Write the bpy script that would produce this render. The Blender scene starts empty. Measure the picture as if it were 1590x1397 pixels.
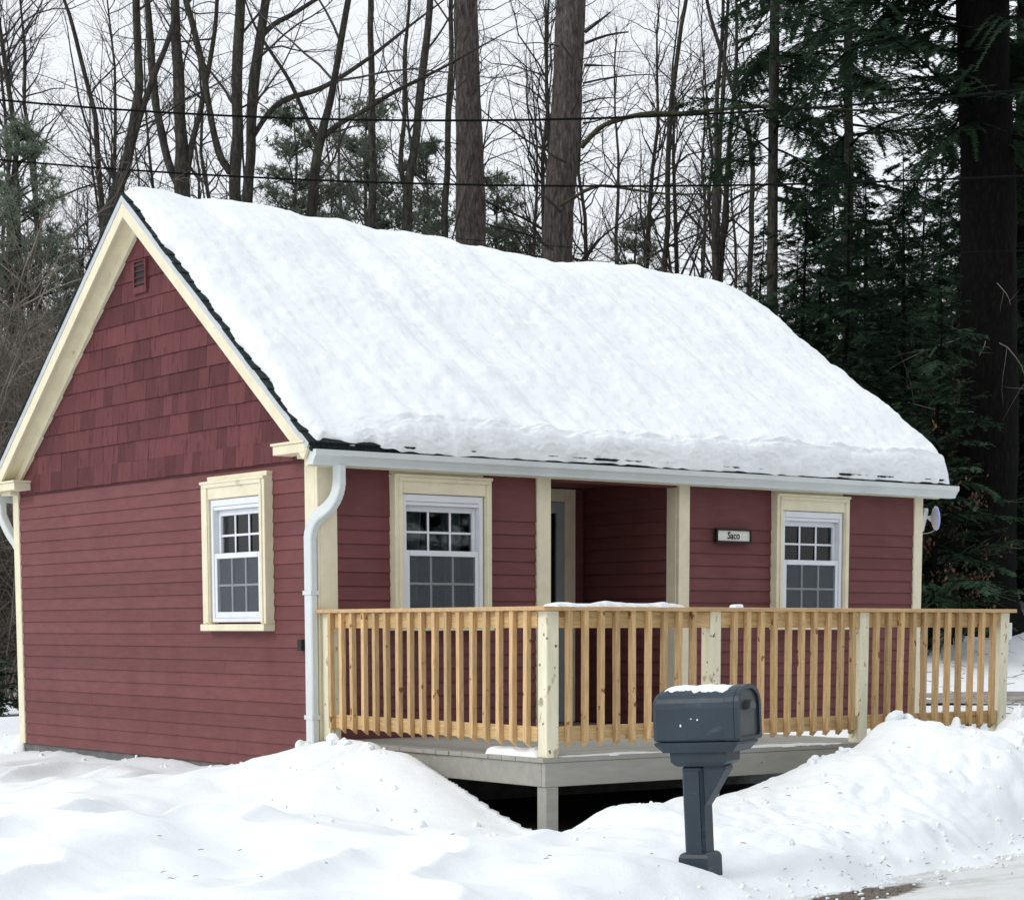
import bpy, math, random
import numpy as np
from mathutils import Vector, Matrix
R = math.radians
sc = bpy.context.scene
col = sc.collection

# ------------------------------------------------------------------ camera
cam_d = bpy.data.cameras.new('camera')
cam = bpy.data.objects.new('camera', cam_d); col.objects.link(cam)
CAM = Vector((-7.7615, -12.5572, 1.0193))
yaw, pitch, roll = R(36.9802), R(-6.7713), R(-0.0957)
F = Vector((math.sin(yaw)*math.cos(pitch), math.cos(yaw)*math.cos(pitch), math.sin(pitch)))
R0 = Vector((math.cos(yaw), -math.sin(yaw), 0)); U0 = R0.cross(F)
RX = R0*math.cos(roll)+U0*math.sin(roll); UX = U0*math.cos(roll)-R0*math.sin(roll)
cam.matrix_world = Matrix(((RX.x, UX.x, -F.x, CAM.x), (RX.y, UX.y, -F.y, CAM.y), (RX.z, UX.z, -F.z, CAM.z), (0, 0, 0, 1)))
cam_d.sensor_fit = 'HORIZONTAL'; cam_d.sensor_width = 36.0
cam_d.lens = 36.0*3230.66/1590.0
cam_d.shift_y = (1358.08-698.5)/1590.0
cam_d.clip_start = 0.1; cam_d.clip_end = 3000
sc.camera = cam

# ------------------------------------------------------------------ world, sun, exposure
SUN_EL, SUN_AZ = R(33), R(280)       # azimuth clockwise from +Y: the light comes from the left of the house
wd = bpy.data.worlds.new('World'); sc.world = wd; wd.use_nodes = True
nt = wd.node_tree; nt.nodes.clear()
out = nt.nodes.new('ShaderNodeOutputWorld'); bg = nt.nodes.new('ShaderNodeBackground')
sky = nt.nodes.new('ShaderNodeTexSky'); sky.sky_type = 'NISHITA'; sky.sun_disc = False
sky.sun_elevation = SUN_EL; sky.sun_rotation = SUN_AZ
tc = nt.nodes.new('ShaderNodeTexCoord'); sep = nt.nodes.new('ShaderNodeSeparateXYZ')
nt.links.new(tc.outputs['Generated'], sep.inputs[0])
ramp = nt.nodes.new('ShaderNodeValToRGB')           # overcast layer: a little brighter towards the zenith
ramp.color_ramp.elements[0].position = 0.0; ramp.color_ramp.elements[0].color = (0.83, 0.85, 0.885, 1)
ramp.color_ramp.elements[1].position = 1.0; ramp.color_ramp.elements[1].color = (0.90, 0.95, 1.0, 1)
nt.links.new(sep.outputs['Z'], ramp.inputs[0])
nz = nt.nodes.new('ShaderNodeTexNoise'); nz.inputs['Scale'].default_value = 2.5; nz.inputs['Detail'].default_value = 4
nt.links.new(tc.outputs['Generated'], nz.inputs['Vector'])
mr = nt.nodes.new('ShaderNodeMapRange'); mr.inputs[3].default_value = 9.4; mr.inputs[4].default_value = 11.0
nt.links.new(nz.outputs[0], mr.inputs[0])
vm = nt.nodes.new('ShaderNodeVectorMath'); vm.operation = 'SCALE'
nt.links.new(ramp.outputs[0], vm.inputs[0]); nt.links.new(mr.outputs[0], vm.inputs['Scale'])
mx = nt.nodes.new('ShaderNodeMix'); mx.data_type = 'RGBA'; mx.inputs[0].default_value = 0.93
nt.links.new(sky.outputs[0], mx.inputs[6]); nt.links.new(vm.outputs[0], mx.inputs[7])
bg.inputs['Strength'].default_value = 0.105
nt.links.new(mx.outputs[2], bg.inputs['Color']); nt.links.new(bg.outputs[0], out.inputs[0])
sl = bpy.data.lights.new('sun', 'SUN'); sl.energy = 1.05; sl.angle = R(24); sl.color = (1.0, 0.97, 0.93)
so = bpy.data.objects.new('sun', sl); col.objects.link(so)
sd = Vector((math.sin(SUN_AZ)*math.cos(SUN_EL), math.cos(SUN_AZ)*math.cos(SUN_EL), math.sin(SUN_EL)))
so.rotation_euler = sd.to_track_quat('Z', 'Y').to_euler(); so.location = (-20, 0, 25)
sc.view_settings.view_transform = 'Standard'; sc.view_settings.look = 'None'
sc.view_settings.exposure = 0.12; sc.view_settings.gamma = 1.0

# ------------------------------------------------------------------ helpers
def tag(o, label=None, cat=None, group=None, kind=None):
    if label: o['label'] = label
    if cat: o['category'] = cat
    if group: o['group'] = group
    if kind: o['kind'] = kind
    return o

def empty(name, loc=(0, 0, 0), label=None, cat=None, group=None, parent=None):
    o = bpy.data.objects.new(name, None); o.location = loc; col.objects.link(o)
    o.empty_display_size = 0.2
    if parent: o.parent = parent
    return tag(o, label, cat, group)

def worldloc(o):
    v = Vector((0, 0, 0))
    while o is not None:
        v += o.location; o = o.parent
    return v

def link_mesh(name, me, parent=None, loc=None):
    o = bpy.data.objects.new(name, me); col.objects.link(o)
    if parent is not None: o.parent = parent
    if loc is not None: o.location = loc
    return o

class MB:
    def __init__(s): s.v = []; s.f = []
    def add(s, vs, fs):
        b = len(s.v); s.v += [tuple(p) for p in vs]; s.f += [tuple(i+b for i in f) for f in fs]; return s
    def box(s, x0, x1, y0, y1, z0, z1):
        return s.add([(x0,y0,z0),(x1,y0,z0),(x1,y1,z0),(x0,y1,z0),(x0,y0,z1),(x1,y0,z1),(x1,y1,z1),(x0,y1,z1)],
            [(0,3,2,1),(4,5,6,7),(0,1,5,4),(1,2,6,5),(2,3,7,6),(3,0,4,7)])
    def cbox(s, x0, x1, y0, y1, z0, z1, c=0.003):
        lo = (x0,y0,z0); hi = (x1,y1,z1); vs = []; idx = {}
        for i in (0,1):
            for j in (0,1):
                for k in (0,1):
                    cor = [hi[0] if i else lo[0], hi[1] if j else lo[1], hi[2] if k else lo[2]]
                    sg = [-1 if i else 1, -1 if j else 1, -1 if k else 1]
                    for a in range(3):   # vertex lying in the face normal to axis a
                        p = list(cor)
                        for b in range(3):
                            if b != a: p[b] += sg[b]*c
                        idx[(i,j,k,a)] = len(vs); vs.append(tuple(p))
        fs = []
        for a in range(3):
            b, d = (a+1) % 3, (a+2) % 3
            for h in (0,1):
                q = []
                for (p, r) in ((0,0),(1,0),(1,1),(0,1)):
                    t = [0,0,0]; t[a] = h; t[b] = p; t[d] = r; q.append(idx[(t[0],t[1],t[2],a)])
                fs.append(tuple(q if h else q[::-1]))
        for a in range(3):               # edge strips along axis a
            b, d = (a+1) % 3, (a+2) % 3
            for p in (0,1):
                for r in (0,1):
                    t0 = [0,0,0]; t1 = [0,0,0]; t0[b] = t1[b] = p; t0[d] = t1[d] = r; t1[a] = 1
                    q = [idx[(*t0,b)], idx[(*t1,b)], idx[(*t1,d)], idx[(*t0,d)]]
                    fs.append(tuple(q if (p == r) else q[::-1]))
        for i in (0,1):
            for j in (0,1):
                for k in (0,1):
                    q = [idx[(i,j,k,0)], idx[(i,j,k,1)], idx[(i,j,k,2)]]
                    fs.append(tuple(q if (i+j+k) % 2 == 1 else q[::-1]))
        return s.add(vs, fs)
    def prism(s, poly, ax, a0, a1):
        """poly: 2D points in the two other axes (in x,y,z order), extruded along axis ax"""
        def P(p, a):
            q = list(p); q.insert(ax, a); return q
        n = len(poly)
        vs = [P(p, a0) for p in poly]+[P(p, a1) for p in poly]
        fs = [tuple(range(n))[::-1], tuple(range(n, 2*n))]
        fs += [(i, (i+1) % n, n+(i+1) % n, n+i) for i in range(n)]
        return s.add(vs, fs)
    def tube(s, pts, rad, n=8, cap=True):
        pts = [Vector(p) for p in pts]; m = len(pts); vs = []; fs = []
        if not hasattr(rad, '__len__'): rad = [rad]*m
        for i, p in enumerate(pts):
            t = (pts[min(i+1, m-1)]-pts[max(i-1, 0)]).normalized()
            ref = Vector((0,0,1)) if abs(t.z) < 0.9 else Vector((1,0,0))
            a = t.cross(ref).normalized(); b = t.cross(a)
            for k in range(n):
                th = 2*math.pi*k/n
                vs.append(p+(a*math.cos(th)+b*math.sin(th))*rad[i])
        for i in range(m-1):
            for k in range(n):
                fs.append((i*n+k, i*n+(k+1) % n, (i+1)*n+(k+1) % n, (i+1)*n+k))
        if cap: fs += [tuple(range(n)), tuple(range((m-1)*n, m*n))[::-1]]
        return s.add(vs, fs)
    def build(s, name, mat, parent=None, smooth=False):
        L = worldloc(parent) if parent is not None else Vector((0,0,0))
        me = bpy.data.meshes.new(name)
        me.from_pydata([(p[0]-L.x, p[1]-L.y, p[2]-L.z) for p in s.v], [], s.f)
        if mat: me.materials.append(mat)
        me.update()
        import bmesh
        bm = bmesh.new(); bm.from_mesh(me); bmesh.ops.recalc_face_normals(bm, faces=bm.faces); bm.to_mesh(me); bm.free()
        if smooth: me.polygons.foreach_set('use_smooth', [True]*len(me.polygons))
        return link_mesh(name, me, parent)

def fast_mesh(name, V, faces_list, mat, smooth=True):
    """V (n,3); faces_list: list of (m,k) index arrays"""
    me = bpy.data.meshes.new(name)
    V = np.asarray(V, dtype=np.float32)
    me.vertices.add(len(V)); me.vertices.foreach_set('co', V.ravel())
    loops = np.concatenate([f.ravel() for f in faces_list]).astype(np.int32)
    tot = np.concatenate([np.full(len(f), f.shape[1], dtype=np.int32) for f in faces_list])
    start = np.concatenate([[0], np.cumsum(tot)[:-1]]).astype(np.int32)
    me.loops.add(len(loops)); me.loops.foreach_set('vertex_index', loops)
    me.polygons.add(len(tot)); me.polygons.foreach_set('loop_start', start); me.polygons.foreach_set('loop_total', tot)
    me.update(calc_edges=True)
    if smooth: me.polygons.foreach_set('use_smooth', np.ones(len(tot), dtype=bool))
    if mat: me.materials.append(mat)
    return me

def grid_faces(nu, nv):
    i = np.arange(nu-1)[:, None]; j = np.arange(nv-1)[None, :]
    a = i*nv+j
    return np.stack([a, a+nv, a+nv+1, a+1], -1).reshape(-1, 4)

def _hash(ix, iy, seed):
    n = (ix.astype(np.int64)*374761393+iy.astype(np.int64)*668265263+seed*1274126177) & 0x7fffffff
    n = ((n ^ (n >> 13))*1274126177) & 0x7fffffff
    return ((n ^ (n >> 16)) & 0xffff)/32767.5-1.0

def vnoise(x, y, seed=0):
    x = np.asarray(x, float); y = np.asarray(y, float)
    ix = np.floor(x); iy = np.floor(y); fx = x-ix; fy = y-iy
    fx = fx*fx*fx*(fx*(fx*6-15)+10); fy = fy*fy*fy*(fy*(fy*6-15)+10)
    a = _hash(ix, iy, seed); b = _hash(ix+1, iy, seed); c = _hash(ix, iy+1, seed); d = _hash(ix+1, iy+1, seed)
    return (a*(1-fx)+b*fx)*(1-fy)+(c*(1-fx)+d*fx)*fy

def fbm(x, y, oct=4, seed=0, gain=0.5):
    s = 0; amp = 1.0; x = np.asarray(x, float); y = np.asarray(y, float)
    for o in range(oct):
        a = .55+1.1*o; xr = x*math.cos(a)-y*math.sin(a); yr = x*math.sin(a)+y*math.cos(a)
        s = s+amp*vnoise(xr*2**o+o*17.3, yr*2**o-o*9.1, seed+o); amp *= gain
    return s

def smooth(a, b, x):
    t = np.clip((np.asarray(x, float)-a)/(b-a), 0, 1); return t*t*(3-2*t)

def lin(r, g, b):
    f = lambda c: (c/255/12.92) if c/255 <= 0.04045 else ((c/255+0.055)/1.055)**2.4
    return (f(r), f(g), f(b), 1)

# ------------------------------------------------------------------ materials
def mat(name, c, rough=0.6, spec=0.3, var=0.12, vscale=6.0, stretch=(1,1,1), bump=0.0, bscale=60.0, objvar=0.0, c2=None, metal=0.0, sss=0.0):
    m = bpy.data.materials.new(name); m.use_nodes = True; t = m.node_tree; N = t.nodes; L = t.links
    b = N['Principled BSDF']; b.inputs['Roughness'].default_value = rough; b.inputs['Specular IOR Level'].default_value = spec
    b.inputs['Metallic'].default_value = metal
    co = N.new('ShaderNodeTexCoord'); mp = N.new('ShaderNodeMapping'); mp.inputs['Scale'].default_value = stretch
    geo = N.new('ShaderNodeNewGeometry')
    L.new(geo.outputs['Position'], mp.inputs[0])
    n = N.new('ShaderNodeTexNoise'); n.inputs['Scale'].default_value = vscale; n.inputs['Detail'].default_value = 5; n.inputs['Roughness'].default_value = 0.6
    L.new(mp.outputs[0], n.inputs['Vector'])
    cc = c if len(c) == 4 else (*c, 1)
    if c2 is None: c2 = tuple(x*(1-2*var) for x in cc[:3])
    hi = tuple(min(1, x*(1+var)) for x in cc[:3])
    rp = N.new('ShaderNodeValToRGB'); e = rp.color_ramp.elements
    e[0].position = 0.3; e[0].color = (*c2[:3], 1); e[1].position = 0.7; e[1].color = (*hi, 1)
    L.new(n.outputs[0], rp.inputs[0]); src = rp.outputs[0]
    if objvar:
        oi = N.new('ShaderNodeObjectInfo'); mr = N.new('ShaderNodeMapRange'); mr.inputs[3].default_value = 1-objvar; mr.inputs[4].default_value = 1+objvar
        L.new(oi.outputs['Random'], mr.inputs[0]); sc_ = N.new('ShaderNodeVectorMath'); sc_.operation = 'SCALE'
        L.new(src, sc_.inputs[0]); L.new(mr.outputs[0], sc_.inputs['Scale']); src = sc_.outputs[0]
    L.new(src, b.inputs['Base Color'])
    if bump:
        n2 = N.new('ShaderNodeTexNoise'); n2.inputs['Scale'].default_value = bscale; n2.inputs['Detail'].default_value = 6
        L.new(mp.outputs[0], n2.inputs['Vector']); bp = N.new('ShaderNodeBump'); bp.inputs['Strength'].default_value = bump; bp.inputs['Distance'].default_value = 0.01
        L.new(n2.outputs[0], bp.inputs['Height']); L.new(bp.outputs[0], b.inputs['Normal'])
    m['src'] = ''
    return m

def spots(m, color, scale, lo, hi, stretch=(1,1,1), amount=1.0, seed=0.0):
    """worn spots, knots or chips with edges of their own, laid over a material's base colour"""
    t = m.node_tree; N = t.nodes; L = t.links; b = N['Principled BSDF']
    src = b.inputs['Base Color'].links[0].from_socket
    geo = N.new('ShaderNodeNewGeometry'); mp = N.new('ShaderNodeMapping'); mp.inputs['Scale'].default_value = stretch
    mp.inputs['Location'].default_value = (seed, seed*1.7, seed*.3)
    L.new(geo.outputs['Position'], mp.inputs[0])
    n = N.new('ShaderNodeTexNoise'); n.inputs['Scale'].default_value = scale; n.inputs['Detail'].default_value = 3
    L.new(mp.outputs[0], n.inputs['Vector'])
    r = N.new('ShaderNodeMapRange'); r.inputs[1].default_value = lo; r.inputs[2].default_value = hi; r.inputs[3].default_value = 0; r.inputs[4].default_value = amount
    L.new(n.outputs[0], r.inputs[0]); mx = N.new('ShaderNodeMix'); mx.data_type = 'RGBA'
    L.new(r.outputs[0], mx.inputs[0]); L.new(src, mx.inputs[6]); mx.inputs[7].default_value = (*color[:3], 1)
    L.new(mx.outputs[2], b.inputs['Base Color']); return m

M = {}
M['red'] = mat('red_siding_paint', (0.172, 0.063, 0.063), 0.6, 0.15, var=0.07, vscale=5, bump=0.12, bscale=90, stretch=(1,1,4), objvar=0.085)
spots(M['red'], (.115, .036, .04), 2.2, .5, .75, (1, 1, .45), .35)
M['shingle'] = mat('red_shingle_paint', (0.128, 0.043, 0.045), 0.7, 0.12, var=0.07, vscale=9, stretch=(3,3,0.5), bump=0.3, bscale=60, objvar=0.26)
spots(M['shingle'], (0.07, 0.02, 0.028), 7, 0.56, 0.66, (3.2, 3.2, 0.8), 0.6)
M['cream'] = mat('cream_trim_paint', lin(230, 222, 194), 0.55, 0.3, var=0.05, vscale=7, bump=0.1, bscale=40)
spots(M['cream'], lin(150, 138, 110), 8, 0.71, 0.76, (1,1,1), 0.35)
M['white'] = mat('white_vinyl', (0.76, 0.78, 0.82), 0.35, 0.4, var=0.03)
M['gutter'] = mat('white_aluminium_gutter', (0.66, 0.70, 0.70), 0.4, 0.4, var=0.05, vscale=3)
M['wood'] = mat('new_pine_wood', lin(205, 171, 125), 0.6, 0.25, var=0.16, vscale=14, stretch=(6,6,0.5), bump=0.15, bscale=60, objvar=0.20)
spots(M['wood'], lin(110, 62, 28), 15, 0.66, 0.70, (1,1,0.7), 0.85)
M['rail'] = mat('pine_rail_wood', lin(204, 172, 124), 0.6, 0.25, var=0.16, vscale=12, stretch=(0.7,0.7,6), bump=0.15, bscale=60, objvar=0.08)
spots(M['rail'], lin(120, 74, 38), 10, 0.66, 0.70, (0.6,0.6,1.5), 0.7)
M['cap'] = mat('rail_cap_wood', lin(200, 166, 122), 0.6, 0.25, var=0.12, vscale=10, stretch=(0.7,3,6), bump=0.1, bscale=60, objvar=0.06)
M['post'] = mat('pale_primed_post', lin(231, 225, 199), 0.6, 0.25, var=0.06, vscale=9, stretch=(3,3,0.6), bump=0.2, bscale=40)
spots(M['post'], lin(128, 112, 78), 9, 0.63, 0.69, (1.3,1.3,0.7), 0.7)
spots(M['post'], lin(60, 48, 38), 24, 0.68, 0.71, (1,1,0.7), 0.9, 3.1)
M['deckgrey'] = mat('grey_deck_paint', lin(158, 156, 148), 0.6, 0.25, var=0.07, vscale=5, stretch=(0.6,3,3), bump=0.12, bscale=50, objvar=0.06)
spots(M['deckgrey'], lin(84, 80, 72), 20, 0.70, 0.73, (1,1,1), 0.7, 1.3)
M['asphalt_shingle'] = mat('dark_asphalt_roofing', (0.022, 0.03, 0.031), 0.9, 0.2, var=0.35, vscale=40, bump=0.6, bscale=150, objvar=0.25)
M['drip'] = mat('metal_drip_edge', (0.52, 0.56, 0.58), 0.4, 0.4, var=0.05)
M['concrete'] = mat('foundation_concrete', (0.17, 0.17, 0.165), 0.9, 0.2, var=0.15, vscale=8, bump=0.4, bscale=60)
M['inside'] = mat('dim_room_paint', (0.045, 0.045, 0.045), 0.8, 0.1, var=0.05)
M['curtain'] = mat('curtain_cloth', (0.52, 0.54, 0.56), 0.9, 0.1, var=0.1, vscale=8)
M['black'] = mat('black_paint', (0.012, 0.012, 0.014), 0.5, 0.3, var=0.1)
M['signboard'] = mat('sign_board_paint', (0.72, 0.71, 0.66), 0.5, 0.3, var=0.04)
M['storm'] = mat('grey_storm_door', (0.38, 0.42, 0.43), 0.4, 0.4, var=0.04)
M['mail'] = mat('blue_grey_plastic', lin(40, 54, 65), 0.45, 0.4, var=0.12, vscale=3, bump=0.08, bscale=120)
spots(M['mail'], lin(92, 104, 112), 5, .64, .78, (1, 1, 2.5), .5, 2.2)
M['maildoor'] = mat('grey_plastic_door', lin(76, 79, 82), 0.45, 0.4, var=0.1, vscale=5, bump=0.08, bscale=120)
M['screw'] = mat('bright_screw', (0.7, 0.7, 0.7), 0.4, 0.5, var=0.02)
M['dish'] = mat('white_dish_plastic', (0.70, 0.70, 0.74), 0.35, 0.4, var=0.03)
M['dishlens'] = mat('lilac_dish_face', (0.42, 0.42, 0.85), 0.3, 0.5, var=0.05)
M['cable'] = mat('beige_cable', (0.50, 0.44, 0.30), 0.5, 0.3, var=0.05)
M['wire'] = mat('black_cable', (0.008, 0.009, 0.009), 0.9, 0.05, var=0.1)
M['bark'] = mat('grey_brown_bark', (0.062, 0.057, 0.049), 0.95, 0.1, var=0.35, vscale=7, stretch=(2.5,2.5,0.6), bump=0.8, bscale=22, objvar=0.25)
spots(M['bark'], (0.075, 0.085, 0.05), 3.0, 0.55, 0.68, (1,1,0.6), 0.6)
M['pinebark'] = mat('pine_bark', (0.115, 0.098, 0.090), 0.95, 0.1, var=0.4, vscale=9, stretch=(2.2,2.2,0.5), bump=1.0, bscale=16, objvar=0.1)
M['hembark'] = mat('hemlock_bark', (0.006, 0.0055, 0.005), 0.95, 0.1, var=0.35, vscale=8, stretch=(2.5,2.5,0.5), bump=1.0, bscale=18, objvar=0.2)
M['twig'] = mat('twig_bark', (0.062, 0.056, 0.052), 0.9, 0.1, var=0.25, vscale=2, objvar=0.3)
M['brush'] = mat('dry_brush', (0.175, 0.152, 0.128), 0.9, 0.1, var=0.3, vscale=2, objvar=0.3)
M['deadlimb'] = mat('bleached_dead_wood', (0.21, 0.19, 0.17), 0.9, 0.1, var=0.2, vscale=8)
def plates(m, dark, scale, zs, w0, w1, amount):
    t = m.node_tree; N = t.nodes; L = t.links; b = N['Principled BSDF']; src = b.inputs['Base Color'].links[0].from_socket
    geo = N.new('ShaderNodeNewGeometry'); n = N.new('ShaderNodeTexNoise'); n.inputs['Scale'].default_value = 6; L.new(geo.outputs['Position'], n.inputs['Vector'])
    ad = N.new('ShaderNodeMix'); ad.data_type = 'RGBA'; ad.blend_type = 'ADD'; ad.inputs[0].default_value = .12; L.new(geo.outputs['Position'], ad.inputs[6]); L.new(n.outputs[1], ad.inputs[7])
    mp = N.new('ShaderNodeMapping'); mp.inputs['Scale'].default_value = (1, 1, zs); L.new(ad.outputs[2], mp.inputs[0])
    v = N.new('ShaderNodeTexVoronoi'); v.feature = 'DISTANCE_TO_EDGE'; v.inputs['Scale'].default_value = scale; L.new(mp.outputs[0], v.inputs['Vector'])
    r = N.new('ShaderNodeMapRange'); r.inputs[1].default_value = w0; r.inputs[2].default_value = w1; r.inputs[3].default_value = amount; r.inputs[4].default_value = 0; L.new(v.outputs[0], r.inputs[0])
    x = N.new('ShaderNodeMix'); x.data_type = 'RGBA'; L.new(r.outputs[0], x.inputs[0]); L.new(src, x.inputs[6]); x.inputs[7].default_value = (*dark, 1); L.new(x.outputs[2], b.inputs['Base Color'])
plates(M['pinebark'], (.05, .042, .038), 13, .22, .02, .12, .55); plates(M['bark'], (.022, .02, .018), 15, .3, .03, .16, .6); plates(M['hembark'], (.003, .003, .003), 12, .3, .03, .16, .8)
M['moss'] = mat('mossy_limb', (0.068, 0.065, 0.042), 0.95, 0.1, var=0.3, vscale=6, bump=0.6, bscale=20)

def leafmat(name, c, c2, trans=0.25, objvar=0.2):
    m = mat(name, c, 0.6, 0.2, var=0.25, vscale=1.6, c2=c2, objvar=objvar)
    t = m.node_tree; N = t.nodes; L = t.links; b = N['Principled BSDF']
    tr = N.new('ShaderNodeBsdfTranslucent'); L.new(b.inputs['Base Color'].links[0].from_socket, tr.inputs[0])
    mx = N.new('ShaderNodeMixShader'); mx.inputs[0].default_value = trans
    L.new(b.outputs[0], mx.inputs[1]); L.new(tr.outputs[0], mx.inputs[2])
    L.new(mx.outputs[0], N['Material Output'].inputs[0]); return m
M['hemleaf'] = leafmat('hemlock_needles', (0.040, 0.072, 0.040), (0.018, 0.036, 0.022), 0.2)
M['pineleaf'] = leafmat('hazed_pine_needles', (0.19, 0.225, 0.165), (0.11, 0.14, 0.108), 0.35)  # needle colour raised to imitate haze over the distant pines
M['beech'] = leafmat('dry_beech_leaves', (0.26, 0.155, 0.10), (0.17, 0.095, 0.065), 0.3)

def snowmat(name, base=(0.895, 0.92, 0.935), bump=0.25, bs=35):
    m = mat(name, base, 0.75, 0.25, var=0.012, vscale=3)
    t = m.node_tree; N = t.nodes; L = t.links; b = N['Principled BSDF']
    geo = N.new('ShaderNodeNewGeometry')
    a = N.new('ShaderNodeTexNoise'); a.inputs['Scale'].default_value = bs; a.inputs['Detail'].default_value = 8; a.inputs['Roughness'].default_value = 0.65
    L.new(geo.outputs['Position'], a.inputs['Vector'])
    bp = N.new('ShaderNodeBump'); bp.inputs['Strength'].default_value = bump; bp.inputs['Distance'].default_value = 0.02
    L.new(a.outputs[0], bp.inputs['Height']); L.new(bp.outputs[0], b.inputs['Normal']); return m
M['snow'] = snowmat('snow', bump=0.35, bs=22)
M['roofsnow'] = snowmat('roof_snow', bump=0.3, bs=30)

def glassmat(name, tint=(0.75, 0.8, 0.8), f0=0.06):
    m = bpy.data.materials.new(name); m.use_nodes = True; t = m.node_tree; N = t.nodes; L = t.links; N.remove(N['Principled BSDF'])
    tr = N.new('ShaderNodeBsdfTransparent'); tr.inputs[0].default_value = (*tint, 1)
    gl = N.new('ShaderNodeBsdfGlossy'); gl.inputs['Roughness'].default_value = 0.02
    fr = N.new('ShaderNodeFresnel'); fr.inputs[0].default_value = 1.5
    mx = N.new('ShaderNodeMixShader'); L.new(fr.outputs[0], mx.inputs[0]); L.new(tr.outputs[0], mx.inputs[1]); L.new(gl.outputs[0], mx.inputs[2])
    L.new(mx.outputs[0], N['Material Output'].inputs[0]); return m
M['glass'] = glassmat('window_glass', (0.62, 0.68, 0.68))
def screenmat():
    m = bpy.data.materials.new('insect_screen'); m.use_nodes = True; t = m.node_tree; N = t.nodes; L = t.links
    b = N['Principled BSDF']; b.inputs['Base Color'].default_value = (0.13, 0.15, 0.17, 1); b.inputs['Roughness'].default_value = 0.7
    tr = N.new('ShaderNodeBsdfTransparent'); mx = N.new('ShaderNodeMixShader'); mx.inputs[0].default_value = 0.30
    L.new(tr.outputs[0], mx.inputs[1]); L.new(b.outputs[0], mx.inputs[2]); L.new(mx.outputs[0], N['Material Output'].inputs[0]); return m
M['screen'] = screenmat()

# ------------------------------------------------------------------ ground: snow surface
FH = np.array([0.60148, 0.79889]); RH = np.array([0.79889, -0.60148]); C2 = np.array([CAM.x, CAM.y])
RIDGE = np.array([(.08,9,.0),(.08,5.3,-.08),(.08,4.47,-.04),(.08,3.95,-.043),(.08,3.21,-.077),(.08,2.795,-.015),(.08,2.29,-.006),(.08,1.81,-.042),
 (.08,1.25,-.003),(.08,.72,.09),(.08,.305,.125),(.08,.127,.16),(-.02,-.03,.167),(-.12,-.22,.235),(-.2,-.515,.265),(-.2,-.677,.272),(-.2,-.916,.268),
 (-.2,-.993,.232),(-.2,-1.298,.217),(-.2,-1.446,.165),(-.2,-1.735,.06),(-.2,-2.015,-.045),(-.2,-2.286,-.146),(-.2,-2.549,-.222),(-.2,-2.74,-.234),
 (-.12,-2.9,-.21),(.018,-2.9,-.187),(.167,-2.9,-.12),(.292,-2.9,-.068),(.523,-2.9,-.066),(.732,-2.9,-.052),(1.108,-2.9,-.043),(1.329,-2.9,-.018),
 (1.497,-2.9,.01),(1.611,-2.9,.03),(1.783,-2.9,.08),(1.957,-2.9,.136),(2.194,-2.9,.172),(2.375,-2.9,.228),(2.496,-2.9,.288),(2.618,-2.9,.365),(2.71,-2.9,.405),
 (2.773,-2.9,.415),(2.87,-2.9,.372),(3.063,-2.9,.335),(3.195,-2.9,.29),(3.325,-2.9,.32),(3.46,-2.9,.285),(3.663,-2.9,.28),(3.798,-2.9,.30),(3.864,-2.9,.36),
 (4.071,-2.9,.43),(4.6,-2.9,.42),(5.5,-2.7,.36),(7,-2.3,.3),(12,-1.2,.2)])
def resample(P, step=0.04):
    out_ = []
    for a, b in zip(P[:-1], P[1:]):
        n = max(1, int(np.linalg.norm(b[:2]-a[:2])/step)); t = np.linspace(0, 1, n, endpoint=False)[:, None]; out_.append(a+(b-a)*t)
    return np.concatenate(out_+[P[-1:]])
RP = resample(RIDGE)
RT = np.gradient(RP[:, :2], axis=0); RZ = np.gradient(RP[:, 2])/(np.linalg.norm(RT, axis=1)+1e-9); RT /= np.linalg.norm(RT, axis=1)[:, None]+1e-9
def road_dist(x, y):                      # > 0 on the house side of the road edge
    return (-(0.2446)*(np.asarray(x)+.463)+0.9696*(np.asarray(y)+5.275))
def far_ground(s, w):
    q = s/np.maximum(w, 5)
    side = 0.3+0.7*smooth(-0.02, 0.16, q)
    rise = 0.165*np.clip(w-26.5, 0, 40)*side
    return 0.05+0.05*smooth(16, 24, w)+rise
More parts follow.
